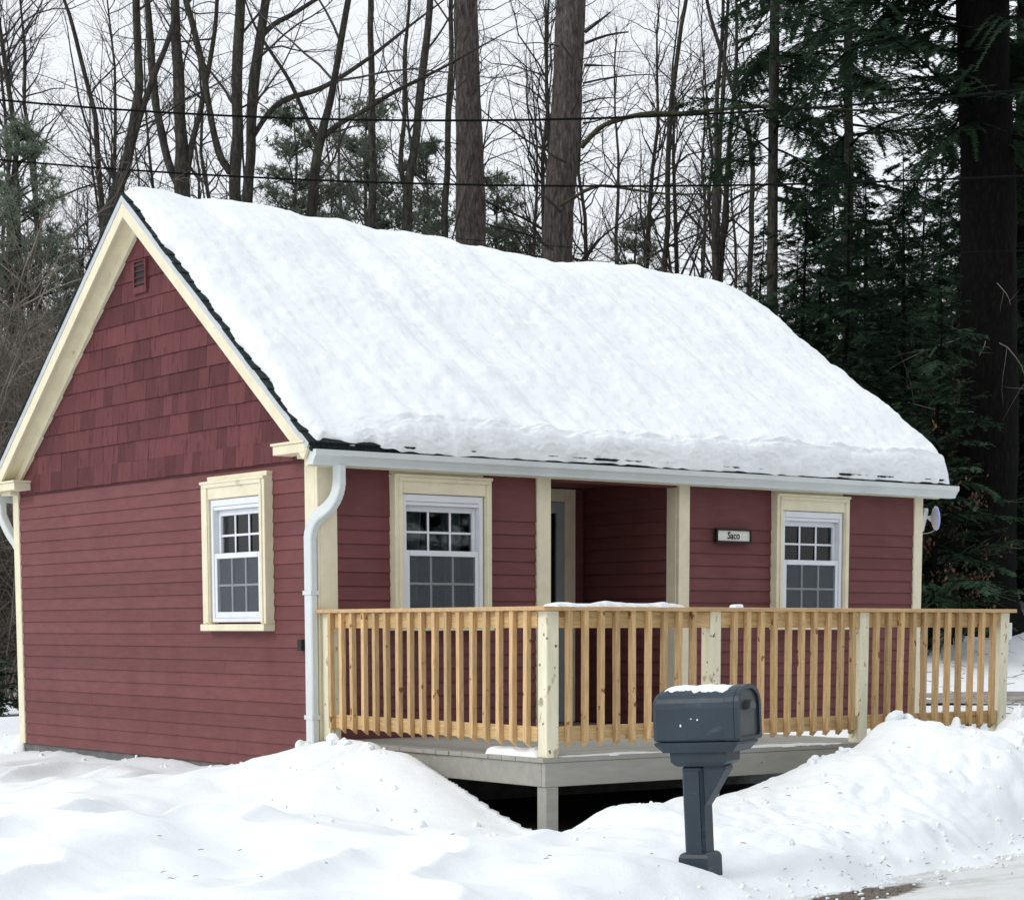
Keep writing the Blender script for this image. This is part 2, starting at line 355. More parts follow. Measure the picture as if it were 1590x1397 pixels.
def ground_h(x, y, detail=True):
    x = np.asarray(x, float).ravel(); y = np.asarray(y, float).ravel(); n = len(x)
    d = np.full(n, 1e9); k = np.zeros(n, int)
    for c0 in range(0, n, 40000):
        xs = x[c0:c0+40000, None]; ys = y[c0:c0+40000, None]
        near = (np.abs(xs[:, 0]) < 14) & (np.abs(ys[:, 0]) < 12)
        D = (xs[near]-RP[None, :, 0])**2+(ys[near]-RP[None, :, 1])**2
        if D.size:
            kk = D.argmin(1); dd = np.sqrt(D[np.arange(len(kk)), kk]); idx = np.nonzero(near)[0]+c0
            d[idx] = dd; k[idx] = kk
    side = RT[k, 0]*(y-RP[k, 1])-RT[k, 1]*(x-RP[k, 0])     # < 0 : viewer's side
    tl = np.clip(RT[k, 0]*(x-RP[k, 0])+RT[k, 1]*(y-RP[k, 1]), -.045, .045)      # position between the samples
    d = np.where(d < 1e8, np.sqrt(np.maximum(d*d-tl*tl, 0)), d)
    zr = RP[k, 2]+tl*RZ[k]; view = side <= 0
    s = (x-C2[0])*RH[0]+(y-C2[1])*RH[1]; w = (x-C2[0])*FH[0]+(y-C2[1])*FH[1]
    leftness = smooth(0.2, -1.2, x)
    zb = -0.145*(1-leftness)+leftness*(-0.19-0.0*x)
    right = smooth(1.6, 3.0, x)
    sig = 0.75+0.55*right+0.25*leftness; zb = zb+0.03*right
    amp = 1.0 if detail else 0.0
    uu_ = x*.83+y*.56; vv_ = -x*.56+y*.83
    fold = 1-np.abs(vnoise(uu_*.75+.4*vnoise(uu_*.5, vv_*.5, 13), vv_*1.9, 15))
    lump = 0.05*fbm(x*1.15+3, y*0.9, 3, 5)+0.025*fbm(x*2.6, y*2.6+4, 2, 11)+leftness*.125*(fold**1.8-.42)
    hv0 = zb+(zr-zb)*np.exp(-(d/sig)**1.5)
    hv = hv0+amp*lump*smooth(0.08, 0.7, d)
    # rolling mounds in the yard left of the bank
    for (mx_, my_, hh, sx) in ((-1.9,-.1,.10,.45),(-2.35,-1.35,.11,.5),(-2.9,-2.4,.12,.55),(-1.1,1.9,.06,.5),(-1.7,-2.9,.05,.6),(-.9,-3.6,.06,.5)):
        hv = hv+amp*hh*np.exp(-((x-mx_)**2+(y-my_)**2)/(2*sx*sx))
    # shoulders and hollows of the ploughed bank on the right
    for (mx_, my_, hh, sx) in ((3.2,-3.5,.06,.3),(2.1,-3.35,.07,.35),(1.1,-3.5,.05,.3),(4.3,-3.6,.10,.4),(2.7,-4.0,-.05,.25),(.2,-3.5,.08,.35),(3.7,-4.2,.05,.3),(1.5,-4.2,.04,.3),(-.72,-4.82,-.045,.22)):
        hv = hv+amp*hh*np.exp(-((x-mx_)**2+(y-my_)**2)/(2*sx*sx))
    rough = smooth(-0.6, 0.6, x)
    hv = hv+amp*rough*(0.028*np.abs(fbm(x*5.5, y*5.5, 3, 21))+0.01*fbm(x*15, y*15, 2, 31))*smooth(0.0, .5, d)+amp*rough*0.018*fbm(x*9, y*9, 2, 51)*smooth(0.5, 0.0, d)
    fg = far_ground(s, w)
    inside = (x > -.1) & (x < 4.6) & (y < 5.3)
    base_in = np.where(inside, -0.30+0.02*fbm(x*3, y*3, 3, 8), fg)
    edge = smooth(4.4, 5.0, x)*smooth(-3.2, -2.2, y)
    base_in = np.where(x > 4.3, -0.3*(1-edge)+(0.16+0.10*np.exp(-((x-5.1)**2+(y+.7)**2)/.5))*edge+amp*0.04*fbm(x*2, y*2, 3, 3), base_in)
    hb = base_in+(zr+(hv-hv0)*np.exp(-(d/.25)**2)-base_in)*np.exp(-(d/0.26)**2)
    h = np.where(view, hv, hb)
    wl = smooth(15.5, 19.0, w)
    onb = np.where(view & (x < 0), smooth(18.5, 22, w), wl*np.where((x > -.1) & (x < 6.3) & (y < 5.2), 0, 1))
    h = h*(1-onb)+(fg+amp*0.05*fbm(x*.6, y*.6, 3, 77))*onb
    h = np.where(d > 1e8, fg+amp*0.05*fbm(x*.6, y*.6, 3, 77), h)
    e = road_dist(x, y)
    cut = smooth(-0.03, 0.70, e+0.10*fbm(x*2.2, y*2.2, 3, 41))
    h = np.where(y < 6, h*cut+(-0.36)*(1-cut), h)
    return h
def axis_pts(fine0, fine1, step, far0, far1, ratio=1.09):
    a = list(np.arange(fine0, fine1, step)); d = step; v = a[0]
    pre = []
    while v > far0: d *= ratio; v -= d; pre.append(v)
    v = a[-1]; d = step; post = []
    while v < far1: d *= ratio; v += d; post.append(v)
    return np.array(pre[::-1]+a+post)
S = axis_pts(-3.6, 5.4, 0.022, -260, 260, 1.08); W = axis_pts(8.9, 14.6, 0.022, -30, 420, 1.06)
SS, WW = np.meshgrid(S, W, indexing='ij')
GX = C2[0]+SS*RH[0]+WW*FH[0]; GY = C2[1]+SS*RH[1]+WW*FH[1]
GH = ground_h(GX, GY)
gm = fast_mesh('snow_ground', np.stack([GX.ravel(), GY.ravel(), GH], 1), [grid_faces(len(S), len(W))], M['snow'])
tag(link_mesh('snow_ground', gm), kind='structure')

# road: packed icy snow with a bare gravelly asphalt patch at its edge
def roadmat():
    m = snowmat('packed_road_snow', (0.74, 0.75, 0.74), 0.5, 40); t = m.node_tree; N = t.nodes; L = t.links; b = N['Principled BSDF']
    src = b.inputs['Base Color'].links[0].from_socket
    geo = N.new('ShaderNodeNewGeometry')
    def nse(scale, det, stretch=(1,1,1)):
        mp = N.new('ShaderNodeMapping'); mp.inputs['Scale'].default_value = stretch; L.new(geo.outputs['Position'], mp.inputs[0])
        n = N.new('ShaderNodeTexNoise'); n.inputs['Scale'].default_value = scale; n.inputs['Detail'].default_value = det; L.new(mp.outputs[0], n.inputs['Vector']); return n.outputs[0]
    def mth(op, a, b_=None):
        n = N.new('ShaderNodeMath'); n.operation = op
        for i, v in enumerate((a, b_)):
            if v is None: continue
            if isinstance(v, (int, float)): n.inputs[i].default_value = v
            else: L.new(v, n.inputs[i])
        return n.outputs[0]
    def mixc(fac, a, cc):
        x = N.new('ShaderNodeMix'); x.data_type = 'RGBA'; L.new(fac, x.inputs[0]); L.new(a, x.inputs[6])
        if isinstance(cc, tuple): x.inputs[7].default_value = (*cc, 1)
        else: L.new(cc, x.inputs[7])
        return x.outputs[2]
    d1 = N.new('ShaderNodeMapRange'); d1.inputs[1].default_value = .45; d1.inputs[2].default_value = .75; d1.inputs[4].default_value = .75; L.new(nse(5, 6, (.5,1.6,1)), d1.inputs[0])
    src = mixc(d1.outputs[0], src, (0.50, 0.47, 0.41))
    sp = N.new('ShaderNodeSeparateXYZ'); L.new(geo.outputs['Position'], sp.inputs[0])
    # bare patch: long worn ellipse at the foot of the bank, torn by noise
    dx = mth('SUBTRACT', sp.outputs[0], -0.02); dy = mth('SUBTRACT', sp.outputs[1], -5.235)
    u = mth('ADD', mth('MULTIPLY', dx, .97), mth('MULTIPLY', dy, .245)); v = mth('SUBTRACT', mth('MULTIPLY', dy, .97), mth('MULTIPLY', dx, .245))
    r2 = mth('ADD', mth('POWER', mth('DIVIDE', u, .60), 2.0), mth('POWER', mth('DIVIDE', v, .145), 2.0))
    edge = mth('ADD', r2, mth('MULTIPLY', mth('SUBTRACT', nse(9, 5), .5), 1.6))
    f = N.new('ShaderNodeMapRange'); f.inputs[1].default_value = 0.75; f.inputs[2].default_value = 1.15; f.inputs[3].default_value = 1; f.inputs[4].default_value = 0; L.new(edge, f.inputs[0])
    gr = N.new('ShaderNodeValToRGB'); gr.color_ramp.elements[0].position = .35; gr.color_ramp.elements[0].color = (.03,.028,.026,1)
    gr.color_ramp.elements[1].position = .7; gr.color_ramp.elements[1].color = (.30,.24,.19,1); L.new(nse(70, 4), gr.inputs[0])
    src = mixc(f.outputs[0], src, gr.outputs[0])
    L.new(src, b.inputs['Base Color']); return m
M['road'] = roadmat()
rs = axis_pts(-3.0, 6.0, 0.03, -120, 120, 1.15); re_ = np.concatenate([np.linspace(-0.75, .7, 48), [1.0, 1.6, 2.4, 3.4, 5.0, 7.2]])
RS, RE = np.meshgrid(rs, re_, indexing='ij')
ex = np.array([.9696, .2446]); en = np.array([.2446, -.9696])
rx = -.463+RS*ex[0]+RE*en[0]; ry = -5.275+RS*ex[1]+RE*en[1]
rz = -0.335+0.006*fbm(rx*4, ry*4, 3, 61)+0.004*fbm(rx*18, ry*18, 2, 62)
rz = np.where(RE < 0, rz-0.0*RE, rz)
tag(link_mesh('road', fast_mesh('road', np.stack([rx.ravel(), ry.ravel(), rz.ravel()], 1), [grid_faces(len(rs), len(re_))], M['road'])), kind='structure')

# cleared drive behind the house, on the right
ds = np.linspace(4.2, 12.5, 60); dw = np.linspace(24.6, 27.0, 14); DS, DW = np.meshgrid(ds, dw, indexing='ij')
DX = C2[0]+DS*RH[0]+DW*FH[0]; DY = C2[1]+DS*RH[1]+DW*FH[1]
M['drive'] = mat('grey_trodden_snow', (0.36, 0.33, 0.31), 0.8, 0.2, var=0.25, vscale=2.5, stretch=(.5,2,1), bump=0.4, bscale=12)
tag(link_mesh('driveway', fast_mesh('driveway', np.stack([DX.ravel(), DY.ravel(), ground_h(DX, DY)+0.02], 1), [grid_faces(60, 14)], M['drive'])), kind='structure')

# ------------------------------------------------------------------ the cottage
HL, HW, EZ = 6.20, 5.14, 2.28; YC = HW/2; SL = 0.766; YE = -0.15; PZ = EZ+SL*(YC-YE); OV = 0.15; SAG = 0.20
ang = math.atan(SL); cs, sn = math.cos(ang), math.sin(ang)
house = empty('cottage', (0, 0, 0), 'small dark red clapboard cottage with cream trim under a thick snowy roof', 'cottage')

WIN_F = [(0.615, 1.472), (4.382, 5.228)]; WZ0, WZ1 = 1.0, 2.10
WIN_G = (0.630, 1.568)
# wall bodies behind the boards (openings left free for windows and the entry)
def pieces(a0, a1, z0, z1, holes):
    xs = sorted({a0, a1, *[h for q in holes for h in q[:2]]}); zs = sorted({z0, z1, *[h for q in holes for h in q[2:]]})
    for i in range(len(xs)-1):
        for j in range(len(zs)-1):
            cx, cz = (xs[i]+xs[i+1])/2, (zs[j]+zs[j+1])/2
            if not any(q[0] < cx < q[1] and q[2] < cz < q[3] for q in holes): yield xs[i], xs[i+1], zs[j], zs[j+1]
fw = MB()
for a, b, c, d in pieces(0.05, HL-.05, 0.0, 2.19, [(.69,1.402,1.06,1.975),(4.456,5.156,1.06,1.975),(2.0,3.42,0,2.12)]): fw.box(a, b, .031, .10, c, d)
front_wall = fw.build('front_wall', M['red'], house)
gw = MB()
for a, b, c, d in pieces(0.11, HW-.05, 0.0, 2.19, [(.702,1.452,1.06,1.985)]): gw.box(.031, .10, a, b, c, d)
gw.prism([(0.11, 2.19), (HW-.11, 2.19), (YC+.05, 4.10), (YC-.05, 4.10)], 0, .031, .10)
gable_wall = gw.build('gable_wall', M['red'], house)
MB().box(.05, HL, HW-.08, HW-.01, 0, 2.2).build('back_wall', M['red'], house)
rw = MB(); rw.box(HL-.10, HL-.002, .11, HW-.09, 0, 2.19); rw.prism([(0.11, 2.19), (HW-.11, 2.19), (YC+.05, 4.10-SAG), (YC-.05, 4.10-SAG)], 0, HL-.10, HL-.002)
rw.build('end_wall', M['red'], house)
# interior and foundation
MB().box(.03, HL-.03, .04, HW-.03, -.6, -.004).build('foundation', M['concrete'], house)
MB().box(.12, HL-.12, .12, HW-.1, 2.195, 2.215).build('ceiling', M['inside'], house)
MB().box(.12, 2.02, 1.6, 1.64, 0, 2.19).build('partition', M['inside'], house)
MB().box(3.42, HL-.12, 1.6, 1.64, 0, 2.19).build('partition', M['inside'], house)

rnd = random.Random(4)
def board_x(wall, x0, x1, z0, z1, yb=.03, yo=.0095, yt=.0195):
    return MB().prism([(yb, z0), (yo, z0), (yt, z1-.0008), (yb, z1-.0008)], 0, x0, x1).build('clapboard', M['red'], wall)
def board_y(wall, y0, y1, z0, z1, xb=.03, xo=.0095, xt=.0195):
    return MB().prism([(xb, z0), (xo, z0), (xt, z1-.0008), (xb, z1-.0008)], 1, y0, y1).build('clapboard', M['red'], wall)
rows = [0.03]+[1.81-.0985*k for k in range(17, -1, -1)]
rows = [z for z in rows]
for z0, z1 in zip(rows, rows[1:]+[2.19]):
    segs = [(.165, 1.936), (3.472, 6.092)]; o_ = []
    for a, b in segs:
        for (c, d) in WIN_F:
            if a < c < b and min(z1, WZ1-.05)-max(z0, WZ0+.05) > 0.05:
                o_.append((a, c+.05)); a = d-.05
        o_.append((a, b))
    for a, b in o_:
        board_x(front_wall, a, b, z0, z1)
    if z1 > 2.15:
        for (c, d) in WIN_F: board_x(front_wall, c+.0505, d-.0505, WZ1+.047, z1)
# frieze piece over each window on the front (the wide plain board under the eave)
rows_g = [0.0]+[.085+.0995*k for k in range(22)]
for z0, z1 in zip(rows_g[:-1], rows_g[1:]):
    if z0 > 2.16: break
    a, b = .168, HW-.115; zz = min(z1, 2.205)
    if min(zz, WZ1-.05)-max(z0, WZ0+.05) > 0.05:
        board_y(gable_wall, a, WIN_G[0]+.05, z0, zz); board_y(gable_wall, WIN_G[1]-.05, b, z0, zz)
    elif rnd.random() < .6:
        m_ = rnd.choice((1.3, 1.9, 2.6, 3.1, 3.7))+rnd.uniform(-.1, .1); board_y(gable_wall, a, m_-.0012, z0, zz); board_y(gable_wall, m_+.0012, b, z0, zz)
    else: board_y(gable_wall, a, b, z0, zz)

# gable shingles, clipped by the rakes
def clip(poly, a, b, c):                 # keep a*y+b*z <= c
    res = []
    for p, q in zip(poly, poly[1:]+poly[:1]):
        fp = a*p[0]+b*p[1]-c; fq = a*q[0]+b*q[1]-c
        if fp <= 0: res.append(p)
        if fp*fq < 0:
            t = fp/(fp-fq); res.append((p[0]+(q[0]-p[0])*t, p[1]+(q[1]-p[1])*t))
    return res
FR0 = 2.334-SL*.259+.03
EXPO = 0.155; z = 2.195; r_ = 0
while z < 4.12:
    y = 0.02+rnd.uniform(-.2, 0); ztop = z+EXPO+.004
    while y < HW:
        w_ = rnd.uniform(.10, .31); gap = rnd.uniform(.0008, .0025); dz = rnd.uniform(-.002, .001)
        poly = [(y, z+dz), (y+w_-gap, z+dz), (y+w_-gap, ztop), (y, ztop)]; y += w_
        poly = clip(poly, -SL, 1, FR0); 
        if len(poly) >= 3: poly = clip(poly, SL, 1, FR0+SL*HW)
        if r_ == 0 and len(poly) >= 3: poly = clip(clip(poly, -1, 0, -.02), 1, 0, HW-.02)
        if len(poly) < 3: continue
        # skip the hole of the louvre vent
        cy_, cz_ = sum(p[0] for p in poly)/len(poly), sum(p[1] for p in poly)/len(poly)
        out_ = rnd.uniform(0, .003); n = len(poly); proud = .002 if r_ else .012
        vs = [(.030, p[0], p[1]) for p in poly]
        vs += [(.019-(ztop-p[1])/EXPO*.011-out_-proud, p[0], p[1]) for p in poly]
        fs = [tuple(range(n)), tuple(range(2*n-1, n-1, -1))]+[(i, n+i, n+(i+1) % n, (i+1) % n) for i in range(n)]
        MB().add(vs, fs).build('shingle', M['shingle'], gable_wall)
    z += EXPO; r_ += 1

# louvre vent in the gable
vent = MB()
for (a, b, c, d) in ((2.47,2.495,3.63,3.885),(2.665,2.69,3.63,3.885),(2.495,2.665,3.63,3.682)): vent.cbox(-.016, .02, a, b, c, d)
vent.cbox(-.016, .02, 2.495, 2.665, 3.873, 3.885)
vent = vent.build('vent', M['shingle'], house)
MB().box(-.003, .001, 2.495, 2.665, 3.682, 3.873).build('vent_back', M['black'], vent)
for k in range(4):
    zc = 3.715+k*.047
    MB().prism([(-.016, zc-.012), (-.013, zc-.015), (-.004, zc-.003), (-.007, zc+.000)], 1, 2.495, 2.665).build('slat', M['shingle'], vent)

# corner boards, entry boards
def trim(name, x0, x1, y0, y1, z0, z1, c=.004, m='cream', parent=None): return MB().cbox(x0, x1, y0, y1, z0, z1, c).build(name, M[m], parent or house)
trim('corner_board', .022, .165, 0, .032, .0, 2.2); trim('corner_board', 0, .032, .034, .168, -.0, 2.2)
trim('corner_board', 0, .0215, 0, .0335, .0, 2.2)
trim('corner_board', HL-.108, HL, 0, .032, 0, 2.2); trim('corner_board', HL-.03, HL+.002, .034, .15, 0, 2.2)
trim('corner_board', 0, .032, HW-.115, HW, .0, 2.2); trim('corner_board', .034, .15, HW-.03, HW+.002, 0, 2.2)
trim('entry_board', 1.936, 2.068, -.004, .03, .232, 2.2); trim('entry_board', 3.357, 3.472, -.004, .03, .232, 2.2)
trim('entry_board', 3.354, 3.40, .032, .146, .232, 2.2); trim('entry_board', 2.03, 2.071, .032, .146, .232, 2.2)
MB().box(.16, HL-.1, YE+.03, .03, 2.195, 2.212).build('soffit', M['cream'], house)
MB().box(-.12, HL+.12, -.075, -.05, 2.13, 2.26).build('fascia', M['cream'], house)

# recessed entry
YB = 1.20
rec = MB(); rec.box(2.0, 2.068, .147, YB, 0, 2.19); rec.box(3.385, 3.45, .147, YB, 0, 2.19); rec.box(2.0, 3.45, YB+.03, YB+.09, 0, 2.19)
rec.box(2.07, 3.37, .11, YB+.02, 2.17, 2.192); rec = rec.build('entry_wall', M['red'], house)
for k in range(19):
    z0 = .24+.1015*k; z1 = z0+.1015
    MB().prism([(3.384, z0), (3.358, z0), (3.374, z1-.001), (3.384, z1-.001)], 1, .147, YB).build('clapboard', M['red'], rec)
    MB().prism([(YB+.03, z0), (YB+.004, z0), (YB+.02, z1-.001), (YB+.03, z1-.001)], 0, 3.245, 3.356).build('clapboard', M['red'], rec)
MB().box(2.07, 3.38, .05, YB+.03, -.003, .226).build('entry_floor', M['deckgrey'], house)
door = MB(); door.cbox(2.33, 2.40, YB-.03, YB+.01, .232, 2.05); door.cbox(3.045, 3.127, YB-.03, YB+.01, .232, 2.05); door.cbox(2.40, 3.045, YB-.03, YB+.01, .232, .56); door.cbox(2.40, 3.045, YB-.03, YB+.01, 1.96, 2.05)
door = door.build('storm_door', M['storm'], house)
MB().box(2.40, 3.045, YB-.012, YB-.008, .56, 1.96).build('pane', M['glass'], door)
MB().box(2.36, 3.10, YB+.012, YB+.028, .232, 2.04).build('door_panel', M['black'], door)
hb = MB(); hb.cbox(2.42, 2.44, YB-.075, YB-.055, 1.1, 1.25); hb.box(2.425, 2.435, YB-.056, YB-.031, 1.12, 1.13); hb.box(2.425, 2.435, YB-.056, YB-.031, 1.22, 1.23); hb.build('handle', M['storm'], door)
for a, b, c, d in ((3.129,3.243,.232,2.16),(2.22,2.328,.232,2.16),(2.328,3.129,2.055,2.16)): trim('door_casing', a, b, YB-.035, YB+.028, c, d)

# windows -------------------------------------------------------------
def window(front, a0, a1, ga, gb, wc, flip=False):
    """a0..a1 casing, ga..gb white frame, along the wall; d > 0 is out of the wall"""
    def bx(mb, a, b, d0, d1, z0, z1, c=.003):
        if front: mb.cbox(a, b, -d1, -d0, z0, z1, c)
        else: mb.cbox(-d1, -d0, a, b, z0, z1, c)
    def one(name, m, parent, *bs):
        mb = MB()
        for q in bs: bx(mb, *q)
        return mb.build(name, M[m], parent)
    fz0, fz1 = 1.065, 1.972; fr = .032
    win = one('window', 'white', house, (ga, ga+fr, -.09, .042, fz0, fz1), (gb-fr, gb, -.09, .042, fz0, fz1), (ga+fr, gb-fr, -.09, .042, fz1-.05, fz1), (ga+fr, gb-fr, -.09, .042, fz0, fz0+.03),
              (ga+fr, gb-fr, -.03, .034, fz1-.078, fz1-.051))
    one('casing', 'cream', win, (a0, ga-.004, -.02, .058, WZ0+.0515, WZ1)); one('casing', 'cream', win, (gb+.012, a1, -.02, .058, WZ0+.0515, WZ1))
    one('casing', 'cream', win, (ga-.004, gb+.012, -.02, .056, fz1+.004, WZ1-.001))
    one('casing_lip', 'cream', win, (a0+.032, ga-.012, 59e-3, .067, WZ0+.06, WZ1-.04)); one('casing_lip', 'cream', win, (gb+.020, a1-.032, 59e-3, .067, WZ0+.06, WZ1-.04))
    one('casing_lip', 'cream', win, (a0+.035, a1-.035, 59.5e-3, .068, WZ1-.0395, WZ1-.012))
    one('head_cap', 'cream', win, (a0-.004, a1+.004, -.02, .070, WZ1-.011, WZ1+.010)); one('head_cap', 'cream', win, (a0+.0, a1-.06, -.02, .035, WZ1+.0105, WZ1+.045))
    one('sill', 'cream', win, (a0-.006, a1+.006, -.02, .080, WZ0, WZ0+.05))
    sw = .032
    u0, u1, m0, m1 = fz0+.031, fz1-.079, 1.53, 1.575      # lower / upper sash
    us = one('sash', 'white', win, (ga+fr+.002, ga+fr+sw, -.045, -.005, m0, u1), (gb-fr-sw, gb-fr-.002, -.045, -.005, m0, u1), (ga+fr+sw, gb-fr-sw, -.045, -.005, u1-.04, u1), (ga+fr+sw, gb-fr-sw, -.045, -.005, m0, m0+.03))
    ls = one('sash', 'white', win, (ga+fr+.002, ga+fr+sw, -.002, .034, u0, m1), (gb-fr-sw, gb-fr-.002, -.002, .034, u0, m1), (ga+fr+sw, gb-fr-sw, -.002, .038, m1-.04, m1), (ga+fr+sw, gb-fr-sw, -.002, .034, u0, u0+.045))
    g0, g1 = ga+fr+sw, gb-fr-sw; gw_ = (g1-g0)/3
    for (z0, z1, dd) in ((m0+.03, u1-.04, -.017), (u0+.045, m1-.04, .018)):
        for k in (1, 2): one('muntin', 'white', win, (g0+gw_*k-.008, g0+gw_*k+.008, dd-.004, dd+.004, z0, z1, .001))
        zm = (z0+z1)/2
        for k in range(3): one('muntin', 'white', win, (g0+gw_*k+.0085*(k > 0), g0+gw_*(k+1)-.0085*(k < 2), dd-.004, dd+.004, zm-.008, zm+.008, .001))
        one('pane', 'glass', win, (g0-.004, g1+.004, dd-.012, dd-.009, z0-.004, z1+.004, .0005))
    one('screen', 'screen', win, (g0-.002, g1+.002, -.0265+.053, -.0265+.0545, u0+.04, m1-.042, .0002))
    # drawn-back curtains: folded cloth with real pleats
    cu = MB(); span = g1-g0
    for side in (0, 1):
        n = 26; pts = []
        wd_ = span*(.30 if side else .42)
        for i in range(n+1):
            t = i/n; a = (g0+t*wd_) if side == 0 else (g1-t*wd_)
            pts.append((a, -.17+.022*math.sin(t*math.pi*7)+.004*math.sin(t*31)))
        vs = []; fs = []
        for zz, sq in ((u0-.02, .8), (1.45, .85), (u1+.02, 1.0)):
            for (a, d) in pts:
                a2 = (g0+(a-g0)*sq) if side == 0 else (g1+(a-g1)*sq)
                vs.append((a2, -d, zz) if front else (-d, a2, zz))
        for r in range(2):
            for i in range(n): fs.append((r*(n+1)+i, r*(n+1)+i+1, (r+1)*(n+1)+i+1, (r+1)*(n+1)+i))
        cu.add(vs, fs)
    cu.build('curtain', M['curtain'], win, smooth=True)
    return win
window(True, WIN_F[0][0], WIN_F[0][1], .690, 1.402, .1)
window(True, WIN_F[1][0], WIN_F[1][1], 4.456, 5.156, .1)
window(False, WIN_G[0], WIN_G[1], .706, 1.448, .12)
MB().cbox(-.03, .005, .19, .245, .86, .94).build('outlet_box', M['black'], house)

# roof ------------------------------------------------------------------
def sag(mb):
    """the old ridge sinks a little towards the far end"""
    q = []
    for (x, y, z) in mb.v:
        f = min(1, max(0, (min(y, HW-y)-YE)/(YC-YE))); q.append((x, y, z-SAG*max(0, x)/6.39*f))
    mb.v = q; return mb
def zr_(y): return EZ+SL*(y-YE) if y <= YC else EZ+SL*(HW-YE-y)
th = .045/cs
X0, X1 = -OV, HL+.19
roof = sag(MB().prism([(YE, EZ), (YC, PZ), (HW-YE, EZ), (HW-YE, EZ-th), (YC, PZ-th), (YE, EZ-th)], 0, X0+.012, X1)).build('roof', M['asphalt_shingle'], house)
nco = 26; Ls = (YC-YE)/cs
for sgn in (0, 1):
    for k in range(nco):
        v0 = k*Ls/nco-.012; v1 = (k+1)*Ls/nco+.01
        jag = rnd.uniform(-.010, .008)
        def pt(v, nrm):
            yy, zz = YE+v*cs-nrm*sn, EZ+v*sn+nrm*cs
            return (yy, zz) if sgn == 0 else (HW-yy, zz)
        q = [pt(v0, .003), pt(v0, .019), pt(v1, .009), pt(v1, .002)]
        sag(MB().prism(q, 0, X0-.012+jag, X1)).build('roofing_course', M['asphalt_shingle'], roof)
# rake boards, drip edges, soffits and friezes on the gable
def slope_strip(name, m, x0, x1, n0, n1, v0=0.0, v1=None, parent=None, sgn=0):
    """a board running up the slope between normal offsets n0..n1 under the roof"""
    v1 = Ls if v1 is None else v1
    def P(v, n):
        return (YE+v*cs-n*sn, EZ+v*sn+n*cs)
    a, b = P(v0, n0), P(v0, n1)
    ya = YC; c = (ya, PZ+n1/cs); d = (ya, PZ+n0/cs)
    poly = [a, b, c, d]
    if sgn: poly = [(HW-p[0], p[1]) for p in poly]
    return sag(MB().prism(poly, 0, x0, x1)).build(name, M[m], parent or house)
for sg in (0, 1):
    slope_strip('rake_board', 'cream', -OV, -OV+.022, -.135, -.022, .0, sgn=sg)
    slope_strip('drip_edge', 'drip', -OV-.006, -OV-.001, -.045, -.001, .0, sgn=sg)
    slope_strip('rake_soffit', 'cream', -OV+.023, .012, -.118, -.105, .02, sgn=sg)
    slope_strip('rake_frieze', 'cream', -.020, .014, -.195, -.119, .10, sgn=sg)
    slope_strip('rake_board', 'cream', X1-.03, X1-.008, -.135, -.047, .0, sgn=sg)
# cornice returns
cr = MB(); cr.cbox(-.155, .0, -.10, .334, 2.222, 2.285, .003); cr.cbox(-.168, .0, -.10, .348, 2.2855, 2.303, .003); cr.cbox(-.09, .0, -.06, .115, 2.19, 2.2215, .003); cr.build('cornice_return', M['cream'], house)
cr = MB(); cr.cbox(-.155, .0, 4.745, 5.26, 2.222, 2.285, .003); cr.cbox(-.168, .0, 4.731, 5.26, 2.2855, 2.303, .003); cr.cbox(-.09, .0, 4.98, 5.2, 2.19, 2.2215, .003); cr.build('cornice_return', M['cream'], house)
# gutters
def gutter(y_at, x0, x1):
    s_ = lambda o: y_at(o)
    prof = [(-.078, 2.236), (-.078, 2.137), (-.150, 2.137), (-.158, 2.160), (-.176, 2.185), (-.192, 2.200), (-.192, 2.238), (-.180, 2.238), (-.180, 2.228), (-.186, 2.210), (-.170, 2.195), (-.150, 2.168), (-.144, 2.143), (-.084, 2.143), (-.084, 2.236)]
    mb = MB().prism([(s_(p[0]), p[1]) for p in prof], 0, x0, x1)
    o = mb.build('gutter', M['gutter'], house)
    for xx in (x0-.003, x1):
        MB().prism([(s_(p[0]), p[1]) for p in prof[:8]], 0, xx, xx+.003).build('end_cap', M['gutter'], o)
    return o
g1_ = gutter(lambda o: o, -.12, 6.44); g2_ = gutter(lambda o: HW-o, -.12, 6.44)
def bez(P0, P1, P2, n):
    return [tuple(((1-t)**2)*a+2*t*(1-t)*b+t*t*c for a, b, c in zip(P0, P1, P2)) for t in [i/n for i in range(n+1)]]
def downspout(pts, sx, sy, crimp):
    pts = [Vector(p) for p in pts]; vs = []; fs = []
    for i, p in enumerate(pts):
        t = (pts[min(i+1, len(pts)-1)]-pts[max(i-1, 0)]).normalized()
        e1 = Vector((1, 0, 0)); e1 = (e1-t*e1.dot(t)).normalized(); e2 = t.cross(e1)
        k = 1.0+(crimp[i] if crimp else 0); a, b = sx/2*k, sy/2*k; c = .008
        for (u, v) in ((a-c, b), (-a+c, b), (-a, b-c), (-a, -b+c), (-a+c, -b), (a-c, -b), (a, -b+c), (a, b-c)):
            vs.append(p+e1*u+e2*v)
    for i in range(len(pts)-1):
        for k in range(8): fs.append((i*8+k, i*8+(k+1) % 8, (i+1)*8+(k+1) % 8, (i+1)*8+k))
    fs += [tuple(range(8)), tuple(range(len(pts)*8-8, len(pts)*8))]
    return MB().add(vs, fs).build('downspout', M['gutter'], house)
A_ = [(.105, -.125, 2.14), (.105, -.125, 2.05)]
E1 = bez((.105, -.125, 2.03), (.10, -.12, 1.90), (.035, -.045, 1.83), 16); E2 = bez((.025, -.035, 1.82), (-.035, .035, 1.76), (-.036, .04, 1.63), 16)
pth = A_+E1+E2+[(-.036, .04, 1.2), (-.036, .04, .6), (-.036, .04, -.05)]
crm = [0]*2+[.035*(i % 2) for i in range(17)]+[.035*(i % 2) for i in range(17)]+[0]*3
